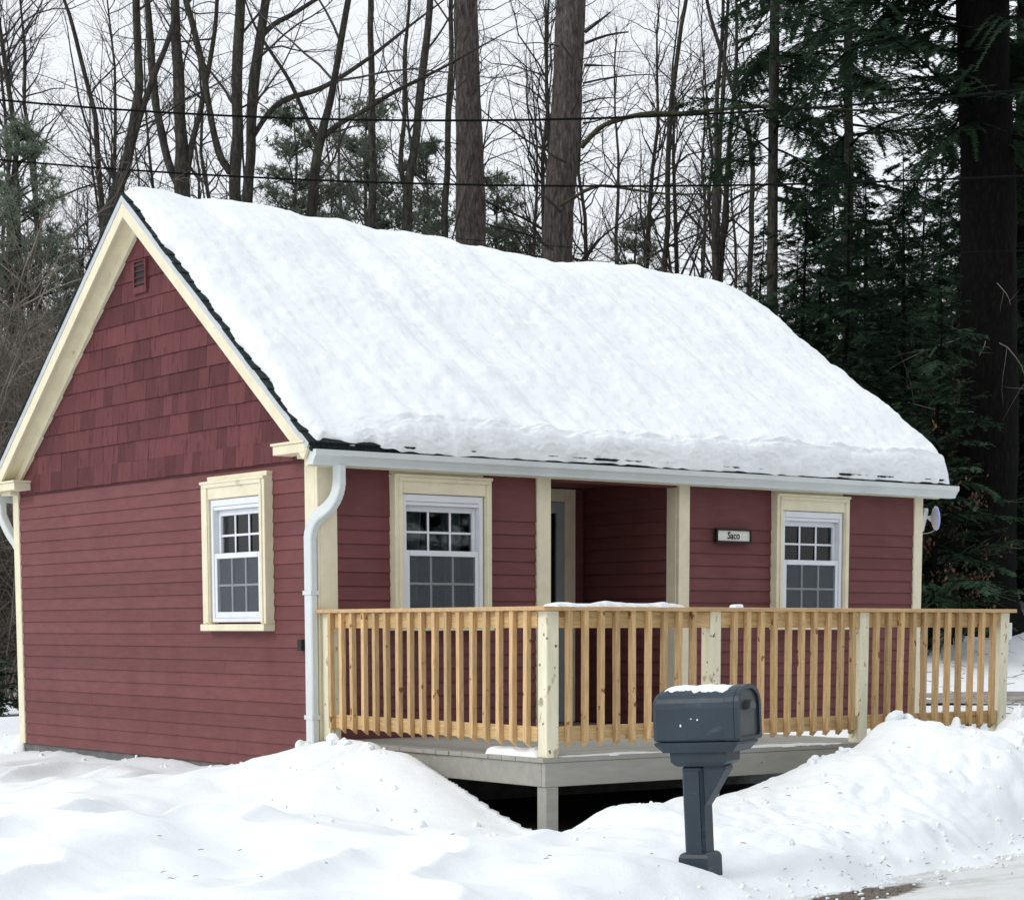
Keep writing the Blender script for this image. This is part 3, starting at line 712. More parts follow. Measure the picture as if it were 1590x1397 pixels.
ds_ = downspout(pth, .056, .096, crm)
for zc in (.38, 1.25): MB().cbox(-.071, -.001, -.016, .096, zc, zc+.03, .002).build('strap', M['gutter'], ds_)
pth2 = [(p[0]-.01, HW-p[1]+.0, p[2]) for p in pth]
pth2 = [(-.045 if i < 2 else -.045+min(1, (i-2)/33)*.16, HW+.14 if i < 2 else HW+.14-min(1, (i-2)/33)*.095, p[2]) for i, p in enumerate(pth)]
downspout(pth2, .062, .09, crm)

# snow lying on the roof
nu, nv = 560, 330
uu = np.linspace(0, 1, nu)[:, None]*np.ones((1, nv)); vq = np.concatenate([np.linspace(0, .006, 30, endpoint=False), np.linspace(.006, .03, 24, endpoint=False), np.linspace(.03, 1, nv-54)])
vv = vq[None, :]*np.ones((nu, 1))
VT = 2*Ls
vpos = vv*VT
e_l = -.118+.022*fbm(vpos*5, vpos*0+1, 3, 2)+.02*smooth(.35, 0, vpos)
e_r = X1+.015+.02*fbm(vpos*4, vpos*0+7, 3, 9)-.05*smooth(.5, 0, vpos)
XX = e_l+uu*(e_r-e_l)
v_s = -.026+.010*fbm(XX*3.5, XX*0, 3, 14)+.012*vnoise(XX*13, XX*0, 15)+(.030+.024*vnoise(XX*11, XX*0, 19))*smooth(.62, .30, XX)
VV = v_s+vv*(VT-2*v_s)
tk = .115+.035*smooth(0, 4.5, XX)+.028*fbm(XX*1.3, VV*1.3, 3, 33)+0.018*vnoise((XX+VV*.06+.12*vnoise(XX*1.1, VV*1.1, 43))*4.2, VV*.33, 44)+.008*vnoise((XX+VV*.06)*10, VV*.6, 47)+.006*fbm(XX*14, VV*14, 2, 4)
rg = np.abs(VV-Ls)
tk = tk+.05*np.exp(-(rg/.22)**2)*(0.25+vnoise(XX*1.7, XX*0+3, 66))+.014*np.exp(-(rg/.3)**2)*fbm(XX*2.6, VV*2.6, 3, 71)
tk = tk*(1-.42*np.exp(-(rg/.4)**2))+np.exp(-(rg/.35)**2)*(.028*fbm(XX*.9, XX*0, 3, 101)+.012*vnoise(XX*3.1, VV*2, 103))
tk = tk*(1-.35*smooth(.9, .0, XX)*smooth(1.2, 0.2, VV))
ridge_edge = np.exp(-((VV-.15)/.12)**2)*(.010+.013*fbm(XX*5, VV*9, 3, 90)+.006*fbm(XX*13, VV*16, 2, 95)); tk = tk+ridge_edge*smooth(.1, .8, XX)
def edge_round(dist, r):
    q = np.clip(1-dist/r, 0, 1); return np.sqrt(np.clip(1-q*q, 0, 1))
dl = (XX-e_l); dr = (e_r-XX); dv = VV-v_s; db = VT-v_s-VV
tt = tk*edge_round(dl, .16)*edge_round(dr, .12)*edge_round(dv, .035)*edge_round(db, .05)
tt = np.maximum(tt, 0.0)+.006+.020*smooth(.5, .7, XX)*smooth(-.02, .02, dv+.02)
front = VV <= Ls; vloc = np.where(front, VV, 2*Ls-VV)
by = YE+vloc*cs; bz = EZ+vloc*sn-SAG*np.maximum(XX, 0)/6.39*vloc/Ls
blend = smooth(-.28, .28, VV-Ls)             # smooth turn of the normal over the ridge
ny = -sn*(1-2*blend); nzv = cs+(1-cs)*np.exp(-(rg/.22)**2)
by = np.where(front, by, HW-by)
nedge = smooth(.25, .02, dv); ny = ny*(1-.75*nedge); nzv = nzv*(1-nedge)+1.0*nedge
drape = .040*smooth(.06, .0, dv)*smooth(.45, .65, XX+.08*vnoise(XX*6, XX*0, 18))
PX = XX; PY = by+ny*tt; PZm = bz+nzv*tt-.006*np.exp(-(rg/.1)**2)-drape
dist_b = smooth(.12, .0, dv)*(.010*fbm(XX*7, tt*14, 3, 81)+.0035*fbm(XX*34, tt*60, 2, 83)); PY = PY+dist_b*smooth(0, .03, tt)
rsm = fast_mesh('roof_snow', np.stack([PX.ravel(), PY.ravel(), PZm.ravel()], 1), [grid_faces(nu, nv)], M['roofsnow'])
tag(link_mesh('roof_snow', rsm), 'thick white snow blanket lying on the cottage roof', 'snow', kind='stuff')

# dish aerial on the far end
dish = empty('dish_aerial', (HL, .2, 1.88), 'small white dish aerial on a bent arm at the cottage corner', 'aerial')
ar = MB(); ar.tube([(6.20, .2, 1.855), (6.30, .2, 1.855), (6.345, .2, 1.862)], .018, 8); ar.cbox(6.195, 6.21, .15, .25, 1.80, 1.91, .002); ar.build('wall_arm', M['dish'], dish, True)
MB().add(*(lambda a: (a[0], a[1]))(([(6.325,.17,1.855),(6.40,.17,1.862),(6.455,.17,2.03),(6.405,.17,2.03),(6.325,.225,1.855),(6.40,.225,1.862),(6.455,.225,2.03),(6.405,.225,2.03)], [(0,1,2,3),(7,6,5,4),(0,4,5,1),(1,5,6,2),(2,6,7,3),(3,7,4,0)]))).build('radio_body', M['dish'], dish)
MB().cbox(6.408, 6.46, .17, .225, 2.03, 2.066, .006).build('radio_cap', M['dish'], dish)
MB().tube([(6.45, .2, 1.995), (6.50, .2, 1.985), (6.53, .2, 1.982)], [.012, .016, .03], 10).build('bracket', M['dish'], dish, True)
def lathe(axis_o, axis_d, prof, n=28):
    axis_d = Vector(axis_d).normalized(); a = axis_d.cross(Vector((0, 0, 1))).normalized(); b = axis_d.cross(a); vs = []; fs = []
    for (h, r) in prof:
        for k in range(n):
            t = 2*math.pi*k/n; vs.append(Vector(axis_o)+axis_d*h+(a*math.cos(t)+b*math.sin(t))*r)
    for i in range(len(prof)-1):
        for k in range(n): fs.append((i*n+k, i*n+(k+1) % n, (i+1)*n+(k+1) % n, (i+1)*n+k))
    return MB().add(vs, fs)
lathe((6.53, .2, 1.98), (.74, -.62, .05), [(0, .006), (.004, .05), (.016, .085), (.030, .105), (.036, .108)]).build('dish', M['dish'], dish, True)
lathe((6.53, .2, 1.98), (.74, -.62, .05), [(.0361, .108), (.042, .11), (.058, .098), (.070, .06), (.074, .004)]).build('dish_face', M['dishlens'], dish, True)
MB().tube(bez((6.59, .2, 1.895), (6.56, .2, 1.85), (6.40, .2, 1.842), 10), .004, 6).build('cable', M['cable'], dish, True)

# name sign
sign = empty('name_sign', (3.93, 0, 1.755), 'small white name board in a black frame reading Saco on the red wall', 'sign')
MB().cbox(3.752, 4.106, -.022, -.006, 1.714, 1.796, .001).build('board', M['signboard'], sign)
fr_ = MB()
for a, b, c, d in ((3.738,4.120,1.797,1.812),(3.738,4.120,1.698,1.713),(3.738,3.7515,1.7135,1.7965),(4.1065,4.120,1.7135,1.7965)): fr_.cbox(a, b, -.034, .004, c, d, .002)
fr_.build('frame', M['black'], sign)
fc = bpy.data.curves.new('lettering', 'FONT'); fc.body = 'Saco'; fc.size = .080; fc.align_x = 'CENTER'; fc.align_y = 'CENTER'; fc.extrude = .0008; fc.offset = .0016; fc.resolution_u = 6
fo = bpy.data.objects.new('tmp_text', fc); col.objects.link(fo); bpy.context.view_layer.update()
tm = bpy.data.meshes.new_from_object(fo.evaluated_get(bpy.context.evaluated_depsgraph_get())); bpy.data.objects.remove(fo)
tm.name = 'lettering'; tm.materials.clear(); tm.materials.append(M['black'])
to = link_mesh('lettering', tm, sign, (0.0, -.0232, 0.0)); to.rotation_euler = (R(90), 0, 0); to.scale = (.90, 1.0, 1)
sf = MB()                                    # little serifs of the slab letters
for (x, z_, w_) in ((-.050,.019,.010),(-.071,-.020,.009),(-.014,-.0255,.010)): sf.box(3.93+x-w_/2, 3.93+x+w_/2, -.0242, -.0226, 1.755+z_-.002, 1.755+z_+.002)
sf.build('serif', M['black'], sign)

# ------------------------------------------------------------------ deck
deck = empty('porch_deck', (0, -1.3, 0), 'raised grey front deck with new pine railing and pale posts', 'deck')
DX0, DX1, DYF, DZ = .02, 4.285, -2.572, .231
nb = 18; bw = (0-DYF-.0)/nb
for k in range(nb):
    y0 = DYF+k*bw; MB().cbox(DX0-.022+rnd.uniform(-.003, .003), DX1+.01, y0+.0025, y0+bw-.0025, DZ-.028, DZ+rnd.uniform(-.0015, .0015), .002).build('deck_board', M['deckgrey'], deck)
MB().cbox(DX0-.004, DX1, DYF+.006, DYF+.042, .054, DZ-.029, .003).build('fascia_board', M['deckgrey'], deck)
MB().cbox(DX0-.004, DX0+.034, DYF+.044, -.002, .054, DZ-.029, .003).build('fascia_board', M['deckgrey'], deck)
MB().cbox(DX1-.036, DX1, DYF+.044, -.002, .054, DZ-.029, .003).build('fascia_board', M['deckgrey'], deck)
for k in range(1, 8): MB().box(DX0+.53*k, DX0+.53*k+.038, DYF+.044, -.004, .06, DZ-.03).build('joist', M['deckgrey'], deck)
for px in (.024, 1.362, 2.728, 4.19):
    MB().cbox(px+.002, px+.098, DYF+.008, DYF+.10, -.6, .0535, .004).build('support_post', M['deckgrey'], deck)
RT_ = DZ+.918
posts = [(.024, 0), (1.358, 0), (2.727, -.3), (4.18, -.9)]
def rail_post(x, y, tilt=0, ztop=RT_-.026):
    o = MB().cbox(-.047, .047, -.0445, .0445, 0, ztop-DZ-.002, .004).build('railing_post', M['post'], None)
    o.parent = deck; o.location = Vector((x, y, DZ+.001))-deck.location; o.rotation_euler = (0, R(-tilt), 0); return o
for px, tl in posts: rail_post(px+.047, DYF+.0445, tl)
rail_post(.024+.047, -.052, 0)
bal = MB(); b_ = .0172
bal.add([(-b_,-b_,.098),(b_,-b_,.092),(b_,b_,.062),(-b_,b_,.070),(-b_,-b_,.892),(b_,-b_,.892),(b_,b_,.892),(-b_,b_,.892)], [(0,3,2,1),(4,5,6,7),(0,1,5,4),(1,2,6,5),(2,3,7,6),(3,0,4,7)])
b0 = bal.build('baluster', M['wood'], deck); bme = b0.data; bpy.data.objects.remove(b0)
for v in bme.vertices: v.co = (v.co.x, v.co.y+1.3-0 if False else v.co.y, v.co.z)
co_ = np.zeros(len(bme.vertices)*3); bme.vertices.foreach_get('co', co_); co_ = co_.reshape(-1, 3)
L_ = deck.location; co_ += np.array([L_.x, L_.y, L_.z]); bme.vertices.foreach_set('co', co_.ravel())
def baluster(x, y, rot):
    o = link_mesh('baluster', bme, deck, Vector((x, y, DZ))-deck.location)
    o.rotation_euler = (R(rnd.uniform(-.25, .25)), R(rnd.uniform(-.5, .5)), rot+R(rnd.uniform(-2, 2))); return o
for k in range(9): baluster(.182+.1272*k, DYF-.0145, 0)
for k in range(10): baluster(1.548+.1225*k, DYF-.0145, 0)
for k in range(11): baluster(2.875+.1215*k, DYF-.0145, 0)
for k in range(17): baluster(DX0-.0185, -.16-.1399*k, -math.pi/2)
for (a, b) in ((.12, 1.356), (1.454, 2.726), (2.824, 4.176)):
    MB().cbox(a, b, DYF+.004, DYF+.042, 1.018, 1.119, .003).build('top_rail', M['rail'], deck)
    MB().cbox(a, b, DYF+.004, DYF+.042, .327, .420, .003).build('bottom_rail', M['rail'], deck)
MB().cbox(DX0+.0, DX0+.038, DYF+.09, -.098, 1.018, 1.119, .003).build('top_rail', M['rail'], deck)
MB().cbox(DX0+.0, DX0+.038, DYF+.09, -.098, .327, .420, .003).build('bottom_rail', M['rail'], deck)
MB().cbox(DX0-.05, DX0+.09, DYF-.045, .0-.004, RT_-.026, RT_, .004).build('rail_cap', M['cap'], deck)
MB().cbox(DX0+.093, 2.3, DYF-.045, DYF+.095, RT_-.027, RT_-.001, .004).build('rail_cap', M['cap'], deck)
MB().cbox(2.303, 4.315, DYF-.045, DYF+.095, RT_-.027, RT_-.0015, .004).build('rail_cap', M['cap'], deck)
MB().cbox(DX1-.01, DX1+.028, DYF+.10, -.1, 1.018, 1.119, .003).build('top_rail', M['rail'], deck)
MB().cbox(4.28, 4.318, DYF+.0, DYF+.06, .93, 1.05, .003).build('cleat', M['white'], deck)
# snow left on the rail cap and the deck edge
def snow_strip(name, x0, x1, y0, y1, zb, hmax, seed, label, nx=90, ny=14, cut=0.0):
    u = np.linspace(0, 1, nx)[:, None]*np.ones((1, ny)); v = np.linspace(0, 1, ny)[None, :]*np.ones((nx, 1))
    x = x0+u*(x1-x0); e0 = y0+.012*fbm(x*14, x*0, 3, seed); e1 = y1+.012*fbm(x*11, x*0+5, 3, seed+1); y = e0+v*(e1-e0)
    prof = np.clip(1-(2*v-1)**4, 0, 1)**.5*np.clip(1-(2*u-1)**10, 0, 1)**.5
    h = prof*hmax*np.clip(.8+.35*fbm(x*5, y*5, 3, seed+2)-cut, 0.02, 2)
    me = fast_mesh(name, np.stack([x.ravel(), y.ravel(), (zb+h+.001-.004*(h < .003)).ravel()], 1), [grid_faces(nx, ny)], M['snow'])
    return tag(link_mesh(name, me), label, 'snow', kind='stuff')
snow_strip('rail_snow', .045, 1.12, DYF-.038, DYF+.075, RT_-.001, .034, 3, 'thin strip of snow lying along the front rail cap by the corner')
snow_strip('rail_snow', 1.545, 1.62, DYF-.03, DYF+.03, RT_-.001, .026, 8, 'small lump of snow on the rail cap beyond the second post', 20, 10)
snow_strip('deck_snow', .15, 1.35, DYF+.004, DYF+.06, DZ, .014, 13, 'thin snow line along the deck edge near the corner post', cut=.25)
snow_strip('deck_snow', 1.5, 2.62, DYF+.004, DYF+.07, DZ, .017, 17, 'thin snow line along the deck edge behind the mailbox', cut=.15)
snow_strip('deck_snow', .012, .20, -2.47, -1.95, DZ, .06, 23, 'snow pile on the deck beside the corner post', 40, 30)
snow_strip('deck_snow', 3.15, 4.2, -2.3, -.5, DZ, .07, 29, 'drifted snow on the far end of the deck', 60, 60, cut=.2)
snow_strip('deck_snow', 2.9, 4.0, -.4, -.05, DZ, .09, 37, 'snow drift on the deck at the foot of the front wall', 40, 20, cut=.2)

# ------------------------------------------------------------------ mailbox
mail = empty('mailbox', (-.651, -4.724, -.20), 'blue grey plastic mailbox on a braced post standing in the snow bank', 'mailbox')
def mloc(name, m, mb, parent=None, smooth=False):
    me = bpy.data.meshes.new(name); me.from_pydata(mb.v, [], mb.f); me.materials.append(M[m]); me.update()
    import bmesh
    bm = bmesh.new(); bm.from_mesh(me); bmesh.ops.recalc_face_normals(bm, faces=bm.faces); bm.to_mesh(me); bm.free()
    if smooth:
        for p in me.polygons: p.use_smooth = True
    return link_mesh(name, me, parent or mail)
def arch(w, hs, ht, n=14, rr=.03):
    p = [(-w+.012, 0), (w-.012, 0), (w, .012)]
    for i in range(n+1):
        t = math.pi*i/n; p.append((w*math.cos(t), hs+(ht-hs)*math.sin(t)**.85 if 0 < i < n else hs))
    p.append((-w, .012)); return p
def loft(sections):
    vs = []; fs = []; n = len(sections[0][1])
    for (x, pr) in sections: vs += [(x, q[0], q[1]) for q in pr]
    for i in range(len(sections)-1):
        for k in range(n): fs.append((i*n+k, i*n+(k+1) % n, (i+1)*n+(k+1) % n, (i+1)*n+k))
    fs += [tuple(range(n)), tuple(range((len(sections)-1)*n, len(sections)*n))[::-1]]
    return MB().add(vs, fs)
BZ = .655; bxc = .055
def sec(x, w, ht, z0=BZ, hs=.165): return (x+bxc, [(p[0], p[1]+z0) for p in arch(w, hs, ht)])
body = mloc('box_body', 'mail', loft([sec(-.245, .095, .215, BZ+.012), sec(-.238, .112, .245), sec(-.215, .122, .262), sec(-.16, .125, .266), sec(.165, .125, .266), sec(.172, .129, .272), sec(.222, .132, .276), sec(.226, .128, .272)]))
mod = body.modifiers.new('bevel', 'BEVEL'); mod.width = .004; mod.segments = 2; mod.limit_method = 'ANGLE'; mod.angle_limit = R(35)
# recessed front door
lip = MB(); outer = [(p[0], p[1]+BZ) for p in arch(.132, .165, .276)]; inner = [(p[0], p[1]+BZ+.018) for p in arch(.108, .152, .236)]
n = len(outer)
vs = [(.2265+bxc, *q) for q in outer]+[(.250+bxc, *q) for q in outer]+[(.250+bxc, *q) for q in inner]+[(.2265+bxc, *q) for q in inner]
fs = []
for a in range(3):
    for k in range(n): fs.append((a*n+k, a*n+(k+1) % n, (a+1)*n+(k+1) % n, (a+1)*n+k))
for k in range(n): fs.append((3*n+k, 3*n+(k+1) % n, (k+1) % n, k))
mloc('front_lip', 'mail', MB().add(vs, fs))
drr = mloc('box_door', 'maildoor', MB().prism([(p[0], p[1]+BZ+.018) for p in arch(.1075, .151, .235)], 0, .227+bxc, .236+bxc))
hn = MB(); hp = [(-.042, .0), (.042, 0), (.042, .022), (.028, .040), (0, .047), (-.028, .040), (-.042, .022)]
hn.prism([(p[0], p[1]+BZ+.150) for p in hp], 0, .2365+bxc, .262+bxc); hn.prism([(p[0]*.8, p[1]*.8+BZ+.155) for p in hp], 0, .2625+bxc, .268+bxc)
mloc('handle', 'maildoor', hn, drr)
tr_ = MB(); x0, x1 = -.235+bxc, .235+bxc
vs = []
for (zz, ins) in ((BZ-.004, 0), (BZ-.018, .004), (BZ-.050, .035), (BZ-.056, .04)):
    vs += [(x0+ins, -.118+ins*.5, zz), (x1-ins, -.118+ins*.5, zz), (x1-ins, .118-ins*.5, zz), (x0+ins, .118-ins*.5, zz)]
fs = [(0,1,2,3), (12,15,14,13)]+[(a*4+k, a*4+(k+1) % 4, a*4+4+(k+1) % 4, a*4+4+k) for a in range(3) for k in range(4)]
mloc('box_tray', 'mail', tr_.add(vs, fs))
bk = MB(); vs = []
for (zz, xa, xb, wy) in ((BZ-.058, -.115, .205, .075), (BZ-.105, -.112, .202, .075), (BZ-.122, -.092, .18, .066), (BZ-.128, -.085, .172, .062)):
    vs += [(xa, -wy, zz), (xb, -wy, zz), (xb, wy, zz), (xa, wy, zz)]
mloc('bracket', 'mail', bk.add(vs, fs))
mloc('post', 'mail', MB().cbox(-.066, .052, -.055, .055, -.3, BZ-.1285, .012))
mloc('post_rib', 'mail', MB().cbox(-.050, .036, -.061, -.0555, .06, BZ-.15, .002))
brc = MB().prism([(.0525, BZ-.33), (.0525, BZ-.129), (.178, BZ-.129), (.178, BZ-.145), (.075, BZ-.30)], 1, -.040, .040); mloc('brace', 'mail', brc)
cl = MB(); vs = []
for (zz, e) in ((-.05, .024), (.062, .024), (.080, .017), (.088, .006)):
    vs += [(-.066-e, -.055-e, zz), (.052+e, -.055-e, zz), (.052+e, .055+e, zz), (-.066-e, .055+e, zz)]
mloc('base_collar', 'mail', cl.add(vs, fs))
for (sx, sy) in ((-.035, -.0562), (.03, -.0562)):
    mb = MB()
    mb.v = []; 
    ring = [(sx+.006*math.cos(t*math.pi/4), sy-.003, .112+.006*math.sin(t*math.pi/4)) for t in range(8)]; ring2 = [(p[0], sy+.002, p[2]) for p in ring]
    mb.add(ring+ring2, [tuple(range(8))]+[(k, (k+1) % 8, 8+(k+1) % 8, 8+k) for k in range(8)]); mloc('screw', 'screw', mb)
for (sx, zz, h_) in ((-.075, .075, .013), (.02, .105, .008), (-.015, .112, .005)):
    mloc('snow_fleck', 'snow', MB().cbox(sx+bxc-.004, sx+bxc+.004, -.1285, -.124, BZ+zz, BZ+zz+h_, .001))
mail.rotation_euler = (0, 0, 0)
yaw_m = math.atan2(-.935, .355)
lean = Matrix.Rotation(R(-3.0), 4, Vector((FH[0], FH[1], 0)))
mail.matrix_world = Matrix.Translation(mail.location) @ lean @ Matrix.Rotation(yaw_m, 4, 'Z')
bpy.context.view_layer.update()
# snow cap on the box, made in the box's own frame then carried to the world
nx_, ny_ = 60, 18
u = np.linspace(0, 1, nx_)[:, None]*np.ones((1, ny_)); v = np.linspace(-1, 1, ny_)[None, :]*np.ones((nx_, 1))
xl = bxc-.19+u*.36; ph = v*(.55+.12*fbm(xl*30, xl*0, 3, 5)); ph = np.where(v < 0, ph*1.25, ph)
rad = .125; yl = rad*np.sin(ph)*1.0; zl = BZ+.165+.101*np.cos(ph)**.85
pr = np.clip(1-np.abs(v)**5, 0, 1)**.5*np.clip(1-(2*u-1)**8, 0, 1)**.5
hh = pr*(.010+.004*fbm(xl*18, yl*18, 3, 7)); zl = zl+hh+.0005
Pm = np.stack([xl.ravel(), yl.ravel(), zl.ravel(), np.ones(xl.size)], 1) @ np.array(mail.matrix_world).T
tag(link_mesh('mailbox_snow', fast_mesh('mailbox_snow', Pm[:, :3], [grid_faces(nx_, ny_)], M['snow'])), 'thin cap of snow on top of the mailbox', 'snow', kind='stuff')

# ------------------------------------------------------------------ trees
class Tubes:
    def __init__(s): s.g = {}
    def add(s, pts, rad, n):
        s.g.setdefault((len(pts), n), []).append((np.asarray(pts, float), np.asarray(rad, float)))
    def arrays(s, base=0):
        Vs, Fs = [], []; off = base
        for (m, n), L in s.g.items():
            P = np.stack([a for a, _ in L]); Rr = np.stack([b for _, b in L]); k = len(L)
            T = np.gradient(P, axis=1); T /= np.linalg.norm(T, axis=2, keepdims=True)+1e-12
            ref = np.where(np.abs(T[:, :1, 2:3]) < .92, np.array([0, 0, 1.]), np.array([1., 0, 0]))
            A = np.cross(T, np.broadcast_to(ref, T.shape)); A /= np.linalg.norm(A, axis=2, keepdims=True)+1e-12; B = np.cross(T, A)
            th_ = np.arange(n)*2*np.pi/n
            V = P[:, :, None, :]+Rr[:, :, None, None]*(np.cos(th_)[None, None, :, None]*A[:, :, None, :]+np.sin(th_)[None, None, :, None]*B[:, :, None, :])
            Vs.append(V.reshape(-1, 3))
            i = np.arange(m-1)[:, None]; j = np.arange(n)[None, :]
            q = np.stack([i*n+j, i*n+(j+1) % n, (i+1)*n+(j+1) % n, (i+1)*n+j], -1).reshape(-1, 4)
            Fs.append((np.arange(k)*m*n)[:, None, None]+q[None]+off); Fs[-1] = Fs[-1].reshape(-1, 4); off += k*m*n
        return np.concatenate(Vs), Fs
    def mesh(s, name, m, origin=(0, 0, 0)):
        V, Fq = s.arrays(); return fast_mesh(name, V-np.array(origin), Fq, m)

def norm(v): return v/(np.linalg.norm(v)+1e-12)
def grow(T, rng, p, d, length, r, level, maxl, P):
    n = (9, 7, 5, 4)[min(level, 3)]; step = length/(n-1); pts = [np.array(p, float)]; dirs = [d]
    wob = P.get('wob', .16)
    for i in range(n-1):
        d = norm(d+rng.normal(0, wob, 3)+np.array([0, 0, P.get('up', .06)])); pts.append(pts[-1]+d*step); dirs.append(d)
    pts = np.array(pts); tt_ = np.linspace(0, 1, n); rad = r*(1-tt_*.8)
    T.add(pts, rad, (6, 5, 3, 3)[min(level, 3)])
    if level >= maxl: return
    nc = max(2, int(length*P['den'][min(level, len(P['den'])-1)]*rng.uniform(.7, 1.2)))
    for c in range(nc):
        t = rng.uniform(.18, 1.0); k = min(int(t*(n-1)), n-2); f = t*(n-1)-k; q = pts[k]*(1-f)+pts[k+1]*f; dd = dirs[k+1]
        ax = norm(np.cross(dd, rng.normal(0, 1, 3))); a = R(rng.uniform(25, 60))
        nd = norm(dd*math.cos(a)+ax*math.sin(a)); 
        grow(T, rng, q, nd, length*rng.uniform(.30, .58)*(1.1-.5*t), max(r*(1-t*.8)*rng.uniform(.4, .6), P.get('rmin', .004)), level+1, maxl, P)

def stems_up(stems, ground, top=None):
    """carry each measured stem down to the ground and on upwards"""
    out_ = []
    for i, st in enumerate(stems):
        P = np.array([s[:3] for s in st]); r = np.array([s[3] for s in st])
        if i == 0:
            b = P[0]; d = P[0]-P[1]; n = 5
            zs = np.linspace(ground-.1, b[2], n, endpoint=False)
            lean_ = d[:2]/max(abs(d[2]), .2)*.35
            pre = np.stack([b[0]+lean_[0]*(b[2]-zs), b[1]+lean_[1]*(b[2]-zs), zs], 1); rr = r[0]*(1.0+.22*(b[2]-zs)/max(b[2]-ground, .5)); rr[0] *= 1.35
            P = np.concatenate([pre, P]); r = np.concatenate([rr, r])
        d = norm(P[-1]-P[-2]); L = max(1.5, r[-1]*38); m = 4
        ext = [P[-1]+d*L*(k+1)/m+np.array([.06*k, -.04*k, .05*k]) for k in range(m)]
        P = np.concatenate([P, ext]); r = np.concatenate([r, r[-1]*(1-.85*np.arange(1, m+1)/m)])
        out_.append((P, r))
    return out_
def fine(P, r, sub=4):
    t = np.linspace(0, len(P)-1, (len(P)-1)*sub+1); k = np.minimum(t.astype(int), len(P)-2); f = (t-k)[:, None]
    # Catmull-Rom through the measured points
    g = lambda i: P[np.clip(i, 0, len(P)-1)]
    p0, p1, p2, p3 = g(k-1), g(k), g(k+1), g(k+2)
    Q = .5*((2*p1)+(-p0+p2)*f+(2*p0-5*p1+4*p2-p3)*f**2+(-p0+3*p1-3*p2+p3)*f**3)
    return Q, np.interp(t, np.arange(len(P)), r)
def gz(x, y): return float(ground_h([x], [y])[0])

